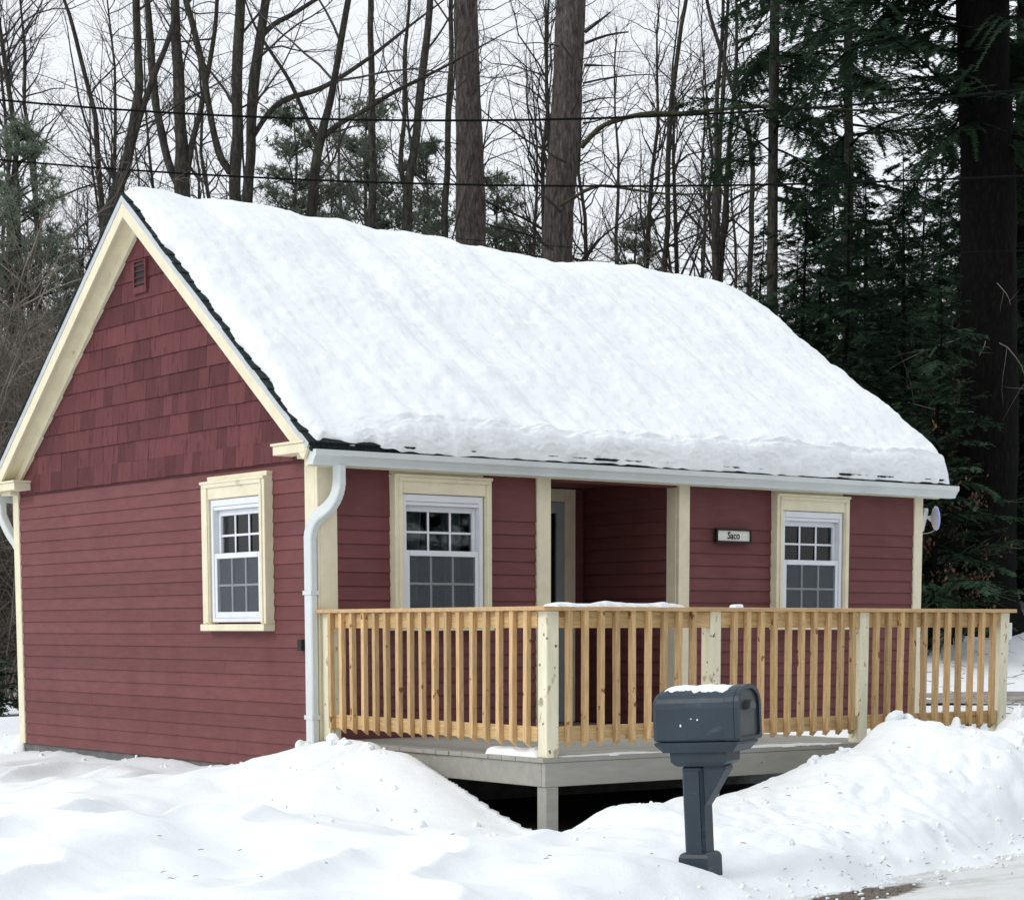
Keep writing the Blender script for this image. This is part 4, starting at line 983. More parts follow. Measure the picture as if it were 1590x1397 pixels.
TREES = {'t1': [[(8.42, 20.32, 7.69, 0.05), (8.36, 20.37, 9.2, 0.045), (8.25, 20.45, 10.03, 0.039), (8.07, 20.58, 10.96, 0.033), (7.96, 20.67, 11.37, 0.028)]], 't2': [[(7.59, 18.45, 7.42, 0.1), (7.87, 18.24, 8.45, 0.084), (7.98, 18.15, 9.24, 0.074), (8.01, 18.13, 10.02, 0.063), (8.0, 18.14, 10.8, 0.058)], [(7.87, 18.23, 8.5, 0.053), (8.09, 18.07, 9.24, 0.053), (8.24, 17.96, 9.73, 0.047), (8.4, 17.83, 10.21, 0.042), (8.52, 17.75, 10.8, 0.032)]], 't3': [[(10.46, 21.29, 8.78, 0.141), (10.43, 21.31, 9.77, 0.106), (10.43, 21.31, 10.64, 0.1), (10.39, 21.34, 11.3, 0.088), (10.39, 21.34, 12.05, 0.076)], [(10.39, 21.34, 8.83, 0.071), (10.27, 21.44, 9.22, 0.071), (10.17, 21.51, 9.77, 0.071), (10.09, 21.57, 10.31, 0.071), (10.05, 21.6, 11.3, 0.065), (9.99, 21.64, 12.06, 0.053)], [(10.5, 21.26, 9.0, 0.065), (10.64, 21.16, 9.66, 0.053), (10.78, 21.05, 10.31, 0.047), (10.94, 20.93, 11.29, 0.041), (11.0, 20.88, 12.05, 0.035)]], 't4': [[(10.7, 19.86, 8.25, 0.103), (10.73, 19.84, 9.32, 0.097), (10.75, 19.82, 10.39, 0.092), (10.8, 19.78, 11.66, 0.086)], [(10.64, 19.9, 8.81, 0.069), (10.49, 20.02, 9.16, 0.063), (10.36, 20.11, 9.91, 0.057), (10.23, 20.21, 10.92, 0.057), (10.04, 20.35, 11.76, 0.052)]], 't5': [[(11.88, 21.47, 8.64, 0.097), (11.92, 21.44, 9.66, 0.091), (11.99, 21.39, 10.78, 0.097), (12.08, 21.33, 11.56, 0.091), (12.2, 21.23, 12.34, 0.078)], [(12.08, 21.33, 11.56, 0.054), (12.29, 21.16, 11.81, 0.048), (12.57, 20.95, 11.99, 0.042), (12.95, 20.67, 12.28, 0.036)], [(11.96, 21.41, 9.83, 0.048), (12.18, 21.25, 10.22, 0.048), (12.46, 21.03, 10.5, 0.048), (12.98, 20.65, 10.7, 0.042), (13.54, 20.23, 11.11, 0.036), (14.0, 19.87, 11.54, 0.03)]], 't6': [[(10.69, 17.36, 7.6, 0.092), (10.75, 17.32, 8.36, 0.081), (10.82, 17.26, 8.85, 0.076), (10.93, 17.18, 9.48, 0.06), (11.06, 17.08, 10.18, 0.054), (11.2, 16.98, 11.13, 0.049)], [(10.81, 17.27, 8.85, 0.043), (10.64, 17.4, 9.27, 0.038), (10.45, 17.54, 9.78, 0.033), (10.19, 17.74, 10.28, 0.027)], [(10.86, 17.24, 8.95, 0.049), (11.09, 17.06, 9.17, 0.043), (11.39, 16.84, 9.35, 0.038), (11.77, 16.55, 9.63, 0.033), (12.18, 16.24, 9.88, 0.027)]], 't7': [[(14.78, 21.79, 8.43, 0.082), (14.79, 21.79, 9.5, 0.076), (14.79, 21.79, 10.69, 0.07), (14.78, 21.8, 11.75, 0.063), (14.79, 21.79, 12.92, 0.057)]], 't8': [[(13.62, 18.91, 7.88, 0.094), (13.67, 18.88, 8.88, 0.082), (13.76, 18.8, 9.76, 0.076), (13.86, 18.73, 10.74, 0.071), (13.97, 18.64, 12.05, 0.059)], [(13.61, 18.92, 8.66, 0.053), (13.55, 18.96, 9.21, 0.047), (13.6, 18.93, 9.87, 0.041), (13.6, 18.92, 10.64, 0.035), (13.68, 18.87, 11.94, 0.029)]], 't9': [[(15.32, 20.14, 8.24, 0.068), (15.34, 20.12, 9.41, 0.062), (15.38, 20.09, 10.57, 0.056), (15.41, 20.07, 11.48, 0.05), (15.42, 20.06, 12.63, 0.043)]], 'p10': [[(16.87, 21.47, 8.24, 0.306), (16.87, 21.47, 9.46, 0.286), (16.86, 21.48, 10.68, 0.26), (16.83, 21.5, 11.89, 0.241), (16.81, 21.52, 13.09, 0.228), (16.79, 21.53, 13.8, 0.221)]], 'p11': [[(16.99, 18.88, 7.65, 0.285), (17.01, 18.86, 8.59, 0.285), (17.05, 18.83, 9.4, 0.285), (17.12, 18.78, 10.33, 0.279), (17.16, 18.75, 11.37, 0.272), (17.18, 18.73, 12.51, 0.272), (17.2, 18.72, 13.19, 0.26)]], 't12': [[(22.55, 22.2, 8.38, 0.064), (22.59, 22.17, 9.99, 0.057), (22.6, 22.16, 11.59, 0.057), (22.72, 22.07, 12.91, 0.05), (22.89, 21.95, 14.36, 0.043)]], 't13': [[(18.03, 15.59, 6.98, 0.082), (18.0, 15.61, 8.21, 0.076), (18.01, 15.61, 8.87, 0.053), (17.98, 15.63, 9.86, 0.041), (18.04, 15.59, 10.95, 0.035), (18.06, 15.56, 12.04, 0.029)], [(18.03, 15.59, 8.32, 0.053), (18.06, 15.57, 9.75, 0.041), (18.11, 15.53, 10.95, 0.035), (18.14, 15.51, 12.04, 0.029)]], 't14': [[(19.86, 16.71, 7.06, 0.05), (19.9, 16.69, 8.7, 0.05), (19.83, 16.74, 10.09, 0.043), (19.61, 16.9, 10.79, 0.037), (19.33, 17.11, 11.82, 0.037), (19.18, 17.23, 12.56, 0.031)]], 'h15': [[(17.42, 13.55, 5.93, 0.095), (17.41, 13.56, 7.2, 0.089), (17.4, 13.56, 8.77, 0.084), (17.4, 13.56, 10.02, 0.084), (17.4, 13.56, 11.56, 0.078)]], 'h16': [[(25.73, 19.81, 6.2, 0.114), (25.7, 19.83, 8.91, 0.107), (25.69, 19.84, 10.92, 0.1), (25.65, 19.87, 12.64, 0.093), (25.64, 19.88, 14.49, 0.085)]], 'h17': [[(17.24, 8.67, 1.15, 0.495), (17.24, 8.68, 1.73, 0.461), (17.25, 8.66, 3.66, 0.436), (17.22, 8.69, 5.56, 0.421), (17.16, 8.73, 7.44, 0.396), (17.12, 8.77, 8.5, 0.386), (17.05, 8.82, 10.2, 0.376), (17.02, 8.84, 10.93, 0.357)]], 'h18': [[(20.92, 10.91, 1.16, 0.201), (20.84, 10.97, 5.06, 0.189), (20.79, 11.01, 8.24, 0.167), (20.74, 11.05, 11.35, 0.156)]]}
LABEL = {
 't1': 'thin dark bare tree leaning left above the left eave', 't2': 'forked dark bare tree rising just behind the roof peak',
 't3': 'three stemmed mossy bare tree behind the left part of the roof', 't4': 'straight grey bare tree with one steep limb curving left, behind the ridge',
 't5': 'mossy bare tree with long limbs reaching right, beside the straight grey one', 't6': 'dark bare tree dividing into a high Y with a limb sweeping right',
 't7': 'slim upright bare tree left of the big pine trunks', 't8': 'pale leaning bare tree with a thin side stem, left of the first pine trunk',
 't9': 'thin bare tree standing close beside the first big pine trunk', 't12': 'thin grey bare sapling leaning right beyond the ridge',
 't13': 'dark double stemmed bare tree at the right end of the ridge', 't14': 'slender bare tree bending left at the edge of the hemlocks'}
for key in ('t1','t2','t3','t4','t5','t6','t7','t8','t9','t12','t13','t14'):
    st = TREES[key]; bx_, by_ = st[0][0][0], st[0][0][1]; g0 = gz(bx_, by_)
    root = empty('bare_tree', (bx_, by_, g0), LABEL[key], 'tree', 'bare trees behind the cottage')
    rng = np.random.default_rng(abs(hash(key[1:])) % 1000 if False else int(key[1:])*13+5)
    T = Tubes(); B = Tubes()
    for i, (P, r) in enumerate(stems_up(st, g0)):
        Q, rr = fine(P, r); Q = Q+np.stack([.02*vnoise(Q[:, 2]*2.1, Q[:, 2]*0+i, 3), .02*vnoise(Q[:, 2]*2.3, Q[:, 2]*0+9+i, 4), 0*Q[:, 2]], 1)
        T.add(Q, rr*(1+.05*vnoise(Q[:, 2]*3, Q[:, 2]*0, 6)), 10)
        lo = 3.2 if i == 0 else P[0][2]+.3
        nl = int((12 if i == 0 else 7)*(1.0 if r[0] > .05 else .7))
        for c in range(nl):
            idx = [j for j in range(len(Q)) if Q[j][2] > lo]
            if not idx: break
            k = idx[int(rng.uniform(0, 1)**.9*(len(idx)-1))]
            az = rng.uniform(0, 2*np.pi); el = R(rng.uniform(5, 60)); d = np.array([math.cos(az)*math.cos(el), math.sin(az)*math.cos(el), math.sin(el)])
            Ln = rng.uniform(1.3, 3.6)*(1.0 if rr[k] > .04 else .65)
            grow(B, rng, Q[k], d, Ln, min(rr[k]*.45, .028)*rng.uniform(.4, 1), 0, 2, {'den': (2.4, 3.6), 'wob': .15, 'up': .05, 'rmin': .0032})
    link_mesh('trunk', T.mesh('trunk', M['bark'], (bx_, by_, g0)), root)
    link_mesh('branches', B.mesh('branches', M['twig'], (bx_, by_, g0)), root)

# two big pine trunks
for key, lab in (('p10', 'tall straight brown pine trunk without branches above the ridge'), ('p11', 'thick furrowed pine trunk with broken branch stubs and a mossy limb')):
    st = TREES[key]; bx_, by_ = st[0][0][0], st[0][0][1]; g0 = gz(bx_, by_)
    root = empty('pine_tree', (bx_, by_, g0), lab, 'tree', 'big pine trunks behind the cottage')
    P, r = stems_up(st, g0)[0]; Q, rr = fine(P, r, 10)
    n = 22; vs = []; thv = np.arange(n)*2*np.pi/n
    fur = 1+.055*fbm(thv[None, :]*3.5+7*(key == 'p11'), Q[:, 2:3]*1.6, 3, 12)+.03*vnoise(thv[None, :]*9, Q[:, 2:3]*3, 5); fur[:, -1] = fur[:, 0]
    V = np.stack([Q[:, 0:1]+rr[:, None]*fur*np.cos(thv), Q[:, 1:2]+rr[:, None]*fur*np.sin(thv), np.repeat(Q[:, 2:3], n, 1)], -1).reshape(-1, 3)
    i = np.arange(len(Q)-1)[:, None]; j = np.arange(n)[None, :]
    q4 = np.stack([i*n+j, i*n+(j+1) % n, (i+1)*n+(j+1) % n, (i+1)*n+j], -1).reshape(-1, 4)
    link_mesh('trunk', fast_mesh('trunk', V-np.array([bx_, by_, g0]), [q4], M['pinebark']), root)
    rng = np.random.default_rng(77 if key == 'p10' else 78)
    B = Tubes()
    if key == 'p11':
        for (a, b, rad) in (((17.08,18.18,11.80),(17.45,17.90,12.15),.035),((17.08,18.18,11.60),(17.72,17.70,11.80),.03),((17.07,18.19,11.22),(17.38,17.96,11.21),.028),((17.05,18.2,10.90),(18.05,17.45,11.05),.02),((17.05,18.2,10.55),(17.56,17.8,10.63),.02),
                            ((16.9,18.3,11.35),(16.72,18.42,11.62),.03),((16.8,18.35,9.5),(16.45,18.6,9.75),.025),((16.7,18.4,8.6),(16.3,18.7,9.0),.03),((16.6,18.5,7.95),(16.2,18.8,8.3),.028),((17.05,18.2,10.2),(17.4,17.95,10.3),.02)):
            a = np.array(a); b = np.array(b); t = np.linspace(0, 1, 5)[:, None]; pts = a+(b-a)*t+np.array([0, 0, .05])*np.sin(t*3.1)*rng.uniform(-1, 1); B.add(pts, rad*(1-.55*t[:, 0]), 6)
            if rad < .03: grow(B, rng, b, norm(b-a), rng.uniform(.5, 1.3), rad*.4, 1, 2, {'den': (2, 3), 'wob': .2, 'up': .0})
    for c in range(14):
        zc = rng.uniform(9.5, 15); k = int(np.argmin(np.abs(Q[:, 2]-zc))); az = rng.uniform(0, 6.28)
        grow(B, rng, Q[k], np.array([math.cos(az), math.sin(az), rng.uniform(-.1, .3)]), rng.uniform(.8, 2.2), .014, 1, 2, {'den': (2, 3.5), 'wob': .18, 'up': .0})
    link_mesh('branches', B.mesh('branches', M['twig'], (bx_, by_, g0)), root)
    if key == 'p11':
        lm = [(16.95,18.1,9.75),(16.97,17.64,9.98),(17.25,17.43,10.14),(17.72,17.08,10.25),(18.18,16.73,10.25),(18.74,16.31,10.32),(19.48,15.75,10.37),(20.42,15.05,10.32),(21.35,14.34,10.25)]
        Q1, r1 = fine(np.array(lm), np.linspace(.052, .02, len(lm)), 5)
        lm2 = [(16.6,18.3,8.7),(16.88,17.71,8.95),(17.16,17.49,8.97),(17.54,17.21,8.9),(18.1,16.79,8.83),(18.66,16.37,8.87),(19.31,15.88,9.02)]
        Q2, r2 = fine(np.array(lm2), np.linspace(.034, .010, len(lm2)), 5)
        for Qx, rx_ in ((Q1, r1), (Q2, r2)):
            Tm = Tubes(); Tm.add(Qx, rx_*(1+.12*vnoise(np.arange(len(Qx))*.8, np.zeros(len(Qx)), 3)), 8)
            for c in range(16):
                k = rng.integers(8, len(Qx)); grow(Tm, rng, Qx[k], norm(np.array([rng.normal(.3, .5), rng.normal(-.3, .5), rng.normal(.2, .5)])), rng.uniform(.5, 1.6), .009, 1, 2, {'den': (2, 3.5), 'wob': .2, 'up': .02, 'rmin': .0035})
            link_mesh('limb', Tm.mesh('limb', M['moss'], (bx_, by_, g0)), root)

# generic bare trees for the wood behind, copied with obj.copy()
def copy_tree(root, loc, rz, s, label=None):
    r = root.copy(); col.objects.link(r); r.location = loc; r.rotation_euler = (0, 0, rz); r.scale = (s, s, s)
    if label: r['label'] = label
    for ch in root.children:
        c = ch.copy(); col.objects.link(c); c.parent = r
    return r
def bare_variant(seed, H, r0, label, group, twiggy=1.0, first=.28, m='twig'):
    rng = np.random.default_rng(seed); T = Tubes(); B = Tubes()
    zs = np.linspace(-.2, H, 14); wx = np.cumsum(rng.normal(0, .07, 14)); wy = np.cumsum(rng.normal(0, .07, 14))
    P = np.stack([wx-wx[0], wy-wy[0], zs], 1); r = r0*(1-.9*np.linspace(0, 1, 14)**1.1); r[0] *= 1.4
    T.add(P, r, 8)
    nl = int(H*2.0*twiggy)
    for c in range(nl):
        t = first+(1-first)*rng.uniform(0, 1)**.8; k = min(int(t*13), 12); f = t*13-k; q = P[k]*(1-f)+P[k+1]*f
        az = rng.uniform(0, 6.28); el = R(rng.uniform(15, 65)); d = np.array([math.cos(az)*math.cos(el), math.sin(az)*math.cos(el), math.sin(el)])
        grow(B, rng, q, d, H*rng.uniform(.12, .30)*(1.15-.6*t), r0*(1-.85*t)*.5, 0, 2, {'den': (3.0, 4.4), 'wob': .17, 'up': .04, 'rmin': .0036})
    root = empty('bare_tree', (0, 0, 0), label, 'tree', group)
    link_mesh('trunk', T.mesh('trunk', M['bark']), root); link_mesh('branches', B.mesh('branches', M[m]), root)
    return root
def brush_variant(seed, H, ns, label, group):
    rng = np.random.default_rng(seed); T = Tubes(); B = Tubes()
    for s_ in range(ns):
        az = rng.uniform(0, 6.28); ln = rng.uniform(.05, .45); d = norm(np.array([math.cos(az)*ln, math.sin(az)*ln, 1]))
        L = H*rng.uniform(.55, 1); n = 7; pts = [np.array([rng.normal(0, .12), rng.normal(0, .12), -.1])]
        for i in range(n-1): d = norm(d+rng.normal(0, .17, 3)+np.array([0,0,.05])); pts.append(pts[-1]+d*L/(n-1))
        pts = np.array(pts); r = .018*(1-.85*np.linspace(0, 1, n)); T.add(pts, r, 4)
        for c in range(15):
            t = rng.uniform(.15, 1); k = min(int(t*(n-1)), n-2); a = norm(np.cross(d, rng.normal(0, 1, 3))); grow(B, rng, pts[k], norm(d*.7+a*.75), L*rng.uniform(.15, .35), .008, 1, 2, {'den': (4, 5), 'wob': .2, 'up': .04, 'rmin': .0045})
    root = empty('brush', (0, 0, 0), label, 'shrub', group)
    link_mesh('stems', T.mesh('stems', M['brush']), root); link_mesh('branches', B.mesh('branches', M['brush']), root)
    return root
def sw(s, w): return (CAM.x+s*RH[0]+w*FH[0], CAM.y+s*RH[1]+w*FH[1])
rr = random.Random(11)
bg_lab = 'bare grey tree in the tangle of the wood behind the cottage'
variants = [bare_variant(100+i, H, r0, bg_lab, 'bare trees deeper in the wood', tw) for i, (H, r0, tw) in enumerate(((15, .13, 1), (13, .10, 1.2), (16, .12, .9), (11, .075, 1.3), (9, .055, 1.4)))]
used = set(); spots_ = []; r9 = random.Random(9)
for k in range(7):
    w = rr.uniform(42, 60); spots_.append(((.028+.085*((k*.618034) % 1))*w, w))
for k in range(24):
    w = rr.uniform(46, 74); q = -.27+.385*((k*.618034) % 1)
    spots_.append((q*w, w))
for k in range(26):
    w = r9.uniform(44, 62); q = r9.uniform(.29, .95)*(-1 if k % 2 else 1); spots_.append((q*w, w))
for k in range(16):
    w = r9.uniform(46, 66); spots_.append(((-.262+.13*((k*.618034) % 1))*w, w))
for k in range(9):
    w = r9.uniform(50, 66); spots_.append(((-.12+.15*((k*.618034) % 1))*w, w))
for i, (s_, w) in enumerate(spots_):
    vi = i % 5; x, y = sw(s_, w); loc = (x, y, gz(x, y)); sc_ = rr.uniform(.8, 1.15); rz = rr.uniform(0, 6.28)
    if vi not in used: used.add(vi); o = variants[vi]; o.location = loc; o.rotation_euler = (0, 0, rz); o.scale = (sc_,)*3
    else: copy_tree(variants[vi], loc, rz, sc_)
brl = 'leafless brown brush in the dense thicket under the trees'
bv = [brush_variant(200+i, H, ns, brl, 'brush in the thicket') for i, (H, ns) in enumerate(((4.8, 13), (3.8, 16), (6.0, 12)))]
bspots = []
for k in range(100): w = rr.uniform(25, 52); bspots.append((rr.uniform(-.268, -.195)*w, w))
for k in range(6): w = rr.uniform(38, 46); bspots.append((rr.uniform(.18, .27)*w, w))
for k in range(12): w = rr.uniform(40, 50); bspots.append((rr.uniform(-.14, .1)*w, w))
for k in range(9): w = rr.uniform(41, 47); bspots.append((rr.uniform(.035, .112)*w, w))
usedb = set()
for i, (s_, w) in enumerate(bspots):
    vi = i % 3; x, y = sw(s_, w); loc = (x, y, gz(x, y)); sc_ = rr.uniform(.85, 1.5); rz = rr.uniform(0, 6.28)
    if vi not in usedb: usedb.add(vi); o = bv[vi]; o.location = loc; o.rotation_euler = (0, 0, rz); o.scale = (sc_,)*3
    else: copy_tree(bv[vi], loc, rz, sc_)

# far wood that reads as one mass
rng = np.random.default_rng(5); T = Tubes()
for k in range(2300):
    w = rng.uniform(62, 95); q = rng.uniform(-.32, .34) if k < 1050 else rng.uniform(-.30, -.18) if k < 1500 else rng.choice([-1, 1])*rng.uniform(.3, 1.0); x, y = sw(q*w, w); g0 = float(far_ground(np.array([q*w]), np.array([w]))[0])
    H = rng.uniform(3.5, 8.5)*(1.0+.45*(q < -.17)); d = norm(np.array([rng.normal(0, .1), rng.normal(0, .1), 1])); n = 6; pts = [np.array([x, y, g0-.2])]
    for i in range(n-1): d = norm(d+rng.normal(0, .06, 3)); pts.append(pts[-1]+d*H/(n-1))
    pts = np.array(pts); T.add(pts, rng.uniform(.012, .032)*(1-.8*np.linspace(0, 1, n)), 3)
    for c in range(30):
        t = rng.uniform(.15, 1); kk = min(int(t*(n-1)), n-2); a = rng.normal(0, 1, 3); a[2] = abs(a[2])*.6; p0 = pts[kk]; dd = norm(a); L = rng.uniform(.8, 2.6)
        T.add(np.array([p0, p0+dd*L*.4, p0+norm(dd+rng.normal(0, .25, 3))*L]), np.array([.012, .009, .005]), 3)
tag(link_mesh('far_woods', T.mesh('far_woods', M['brush'])), 'grey brown mass of bare far woods behind the cottage', 'woods', kind='stuff')

# white pines
def pine_variant(seed, H, base, spread, label):
    rng = np.random.default_rng(seed); T = Tubes(); zs = np.linspace(-.2, H, 10)
    T.add(np.stack([.04*rng.normal(0, 1, 10), .04*rng.normal(0, 1, 10), zs], 1), .16*H/11*(1-.93*np.linspace(0, 1, 10)), 8)
    tv = []; z_ = base
    while z_ < H-.15:
        t = (z_-base)/(H-base); L0 = spread*(1-t)**.75+.25
        for k in range(rng.integers(5, 8)):
            az = rng.uniform(0, 6.28); L = L0*rng.uniform(.55, 1.1); n = 7; d = np.array([math.cos(az), math.sin(az), rng.uniform(-.05, .2)+.5*t]); pts = [np.array([0, 0, z_+rng.uniform(-.1, .1)])]
            for i in range(n-1): d = norm(d+rng.normal(0, .06, 3)+np.array([0, 0, .03])); pts.append(pts[-1]+d*L/(n-1))
            pts = np.array(pts); T.add(pts, .025*(1-.8*np.linspace(0, 1, n)), 4)
            nt_ = int(14+L*26)
            for c in range(nt_):
                u_ = rng.uniform(.28, 1.02); kk = min(int(u_*(n-1)), n-2); f = min(1, u_*(n-1)-kk); q = pts[kk]*(1-f)+pts[kk+1]*f+np.array([rng.normal(0, .17), rng.normal(0, .17), rng.normal(.05, .05)])*(1.1-.4*u_)
                tv.append((q, norm(np.array([d[0], d[1], .55])+rng.normal(0, .35, 3))))
        z_ += rng.uniform(.5, .72)
    Q = np.array([a for a, _ in tv]); D = np.array([b for _, b in tv]); N_ = 10
    dirs = D[:, None, :]*.7+rng.normal(0, .62, (len(Q), N_, 3)); dirs /= np.linalg.norm(dirs, axis=2, keepdims=True)
    ln = rng.uniform(.09, .16, (len(Q), N_, 1)); side = np.cross(dirs, rng.normal(0, 1, dirs.shape)); side /= np.linalg.norm(side, axis=2, keepdims=True)
    b0_ = Q[:, None, :]+dirs*.01; A = b0_-side*.012; Bv = b0_+side*.012; Cc = b0_+dirs*ln
    V = np.stack([A, Bv, Cc], 2).reshape(-1, 3); root = empty('white_pine', (0, 0, 0), label, 'tree', 'white pines in the wood')
    link_mesh('trunk', T.mesh('trunk', M['bark']), root)
    link_mesh('crown', fast_mesh('crown', V, [np.arange(len(V)).reshape(-1, 3)], M['pineleaf'], False), root); return root
pspots = [(55, 46, 10.6, 'grey green pine rising over the thicket at the far left'), (467, 47, 11.3, 'young pine with a pointed top beside the high forked tree'), (580, 51, 12.2, 'pine half hidden behind the slim upright bare tree'),
          (668, 53, 11.4, 'pine standing just left of the first big pine trunk'), (770, 55, 11.2, 'pine showing between the two big pine trunks'), (985, 58, 9.0, 'low dark pine beyond the thick furrowed trunk'), (18, 38, 4.6, 'dark young pine low beside the back corner of the cottage'), (120, 58, 9.5, 'dim pine between the thicket and the roof peak'),
          (530, 56, 8.5, 'bushy low pine right of the high forked tree')]
pv = [pine_variant(301, 11.0, 1.6, 3.4, ''), pine_variant(302, 11.0, 2.4, 2.9, ''), pine_variant(303, 11.0, 1.0, 3.0, '')]
pu = set()
for i, (u_, w, H, lab) in enumerate(pspots):
    q = (u_-795)/3230.66; x, y = sw(q*w, w); loc = (x, y, gz(x, y)); vi = i % 3; s_ = H/11.0
    if vi not in pu: pu.add(vi); o = pv[vi]; o.location = loc; o.scale = (s_,)*3; o['label'] = lab
    else: o = copy_tree(pv[vi], loc, rr.uniform(0, 6.28), s_, lab)

# hemlocks
def hemlock_crown(rng, trunk_xy, z0, z1, spread, per_m, droop=.25, shape=.8, azr=None, leaf=.07):
    T = Tubes(); tri = []
    nl = int((z1-z0)*per_m)
    for k in range(nl):
        z_ = z0+(z1-z0)*(k+rng.uniform(0, 1))/nl; t = (z_-z0)/(z1-z0); L = (spread*(1-t)**shape+.2)*rng.uniform(.30, 1.18)
        az = rng.uniform(0, 6.28) if azr is None else rng.uniform(*azr); n = 9
        d = np.array([math.cos(az), math.sin(az), rng.uniform(-.28, .42)]); c0 = trunk_xy(z_); pts = [np.array([c0[0], c0[1], z_])]
        for i in range(n-1): d = norm(d+rng.normal(0, .085, 3)+np.array([0, 0, -droop/(n-1)*(.4+1.2*i/n)])); pts.append(pts[-1]+d*L/(n-1))
        pts = np.array(pts); T.add(pts, np.maximum(.010*L, .008)*(1-.85*np.linspace(0, 1, n)), 4)
        m = int(L*19)+6; u_ = np.repeat(rng.uniform(.12, 1.0, m), 1); kk = np.minimum((u_*(n-1)).astype(int), n-2); f = (u_*(n-1)-kk)[:, None]
        q = pts[kk]*(1-f)+pts[kk+1]*f; tang = pts[kk+1]-pts[kk]; tang /= np.linalg.norm(tang, axis=1, keepdims=True)
        sgn = rng.choice([-1., 1.], m)[:, None]; lat = np.cross(tang, np.array([0, 0, 1.])); lat /= np.linalg.norm(lat, axis=1, keepdims=True)+1e-9
        sl_ = (L*.34*(1.05-u_)+.12)*rng.uniform(.6, 1.2, m)
        sd_ = tang*.75+lat*sgn*rng.uniform(.5, .95, (m, 1))+np.array([0, 0, -.22])+rng.normal(0, .17, (m, 3)); sd_ /= np.linalg.norm(sd_, axis=1, keepdims=True)
        for a in range(m):
            nn = max(3, int(sl_[a]/.040)); s_ = (np.arange(nn)+.5)/nn*sl_[a]
            c = q[a]+sd_[a]*s_[:, None]+np.array([0, 0, -.10])*(s_**2)[:, None]
            up = np.array([0, 0, 1.]); l2 = np.cross(sd_[a], up); l2 /= np.linalg.norm(l2)+1e-9
            for sg in (-1, 1):
                dd = sd_[a]*.55+l2*sg*.8+rng.normal(0, .13, (nn, 3)); ll = leaf*1.2*rng.uniform(.7, 1.4, (nn, 1))*(1-.45*(s_/sl_[a]))[:, None]
                wv = sd_[a]*.024
                tri.append(np.stack([c-wv, c+wv, c+dd*ll], 1))
    return T, np.concatenate(tri).reshape(-1, 3)
def hemlock(seed, H, base, spread, r0, per_m, label, leaf=.07, shape=.8):
    rng = np.random.default_rng(seed); cx = np.cumsum(rng.normal(0, .03, 12)); cy_ = np.cumsum(rng.normal(0, .03, 12)); zs = np.linspace(-.3, H, 12)
    f = lambda z_: (np.interp(z_, zs, cx-cx[0]), np.interp(z_, zs, cy_-cy_[0]))
    T, V = hemlock_crown(rng, f, base, H, spread, per_m, leaf=leaf, shape=shape)
    tr = Tubes(); r = r0*(1-.93*np.linspace(0, 1, 12)); r[0] *= 1.35; tr.add(np.stack([cx-cx[0], cy_-cy_[0], zs], 1), r, 10)
    root = empty('hemlock', (0, 0, 0), label, 'tree', 'dark hemlocks in the wood')
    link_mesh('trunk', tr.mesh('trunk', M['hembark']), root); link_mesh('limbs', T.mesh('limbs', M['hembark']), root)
    link_mesh('crown', fast_mesh('crown', V, [np.arange(len(V)).reshape(-1, 3)], M['hemleaf'], False), root); return root
hv = [hemlock(401, 9, .5, 2.7, .10, 20, ''), hemlock(402, 12, 1.2, 3.0, .13, 16, ''), hemlock(403, 7, .3, 2.2, .08, 22, '')]
# (photo column, distance, height, variant, label)
hs_ = [(1300, 31, 7.0, 0, 'bushy young hemlock behind the right slope of the roof'), (1235, 35, 6.9, 2, 'small hemlock at the right end of the ridge'), (1400, 35, 7.4, 1, 'tall dark hemlock left of the huge black trunk'),
       (1445, 30, 5.4, 2, 'low hemlock against the left side of the huge black trunk'), (1175, 42, 6.6, 0, 'thin hemlock at the edge of the bare trees'), (1340, 43, 7.8, 1, 'hemlock deep in the dark wood right of the ridge'),
       (1470, 44, 8.4, 0, 'hemlock deep in the dark wood behind the black trunk'), (1570, 40, 9.5, 1, 'hemlock beyond the black trunk at the picture edge'), (1280, 54, 8.2, 2, 'far hemlock low behind the right slope'), (1420, 57, 8.6, 0, 'far hemlock left of the black trunk, deep in shade'),
       (1540, 56, 9.5, 1, 'far hemlock right of the black trunk'), (1625, 34, 9.0, 0, 'hemlock just outside the right edge with boughs in view'), (1355, 37, 5.2, 2, 'squat hemlock under the taller ones'), (1500, 50, 7.5, 2, 'middle sized hemlock in the shade behind the trunk'),
       (1220, 48, 6.2, 1, 'slender hemlock behind the ridge end'), (1265, 38, 6.4, 0, 'dense hemlock crown just above the right slope of the snowy roof'), (1360, 33, 6.2, 2, 'rounded hemlock filling the gap left of the black trunk'), (1330, 48, 7.4, 0, 'shaded hemlock between two taller ones'),
       (1190, 38, 5.0, 2, 'little hemlock where the ridge meets the right slope'), (1440, 40, 7.0, 1, 'narrow hemlock close behind the black trunk'), (1390, 46, 7.0, 2, 'dark hemlock filling the shade behind the roof corner'), (-420, 52, 10, 1, 'hemlock far out beyond the left picture edge'), (-900, 55, 11, 0, 'hemlock standing well left of the picture'), (-1500, 58, 11, 1, 'hemlock at the far left of the clearing'), (1900, 42, 10, 1, 'hemlock out beyond the right picture edge'), (2300, 46, 11, 0, 'hemlock standing well right of the picture'), (2900, 50, 11, 1, 'hemlock at the far right of the clearing'), (15, 33, 3.0, 2, 'dark little hemlock beside the back left corner board'), (-12, 37, 4.0, 0, 'hemlock at the far left edge above the snow')]
hu = set()
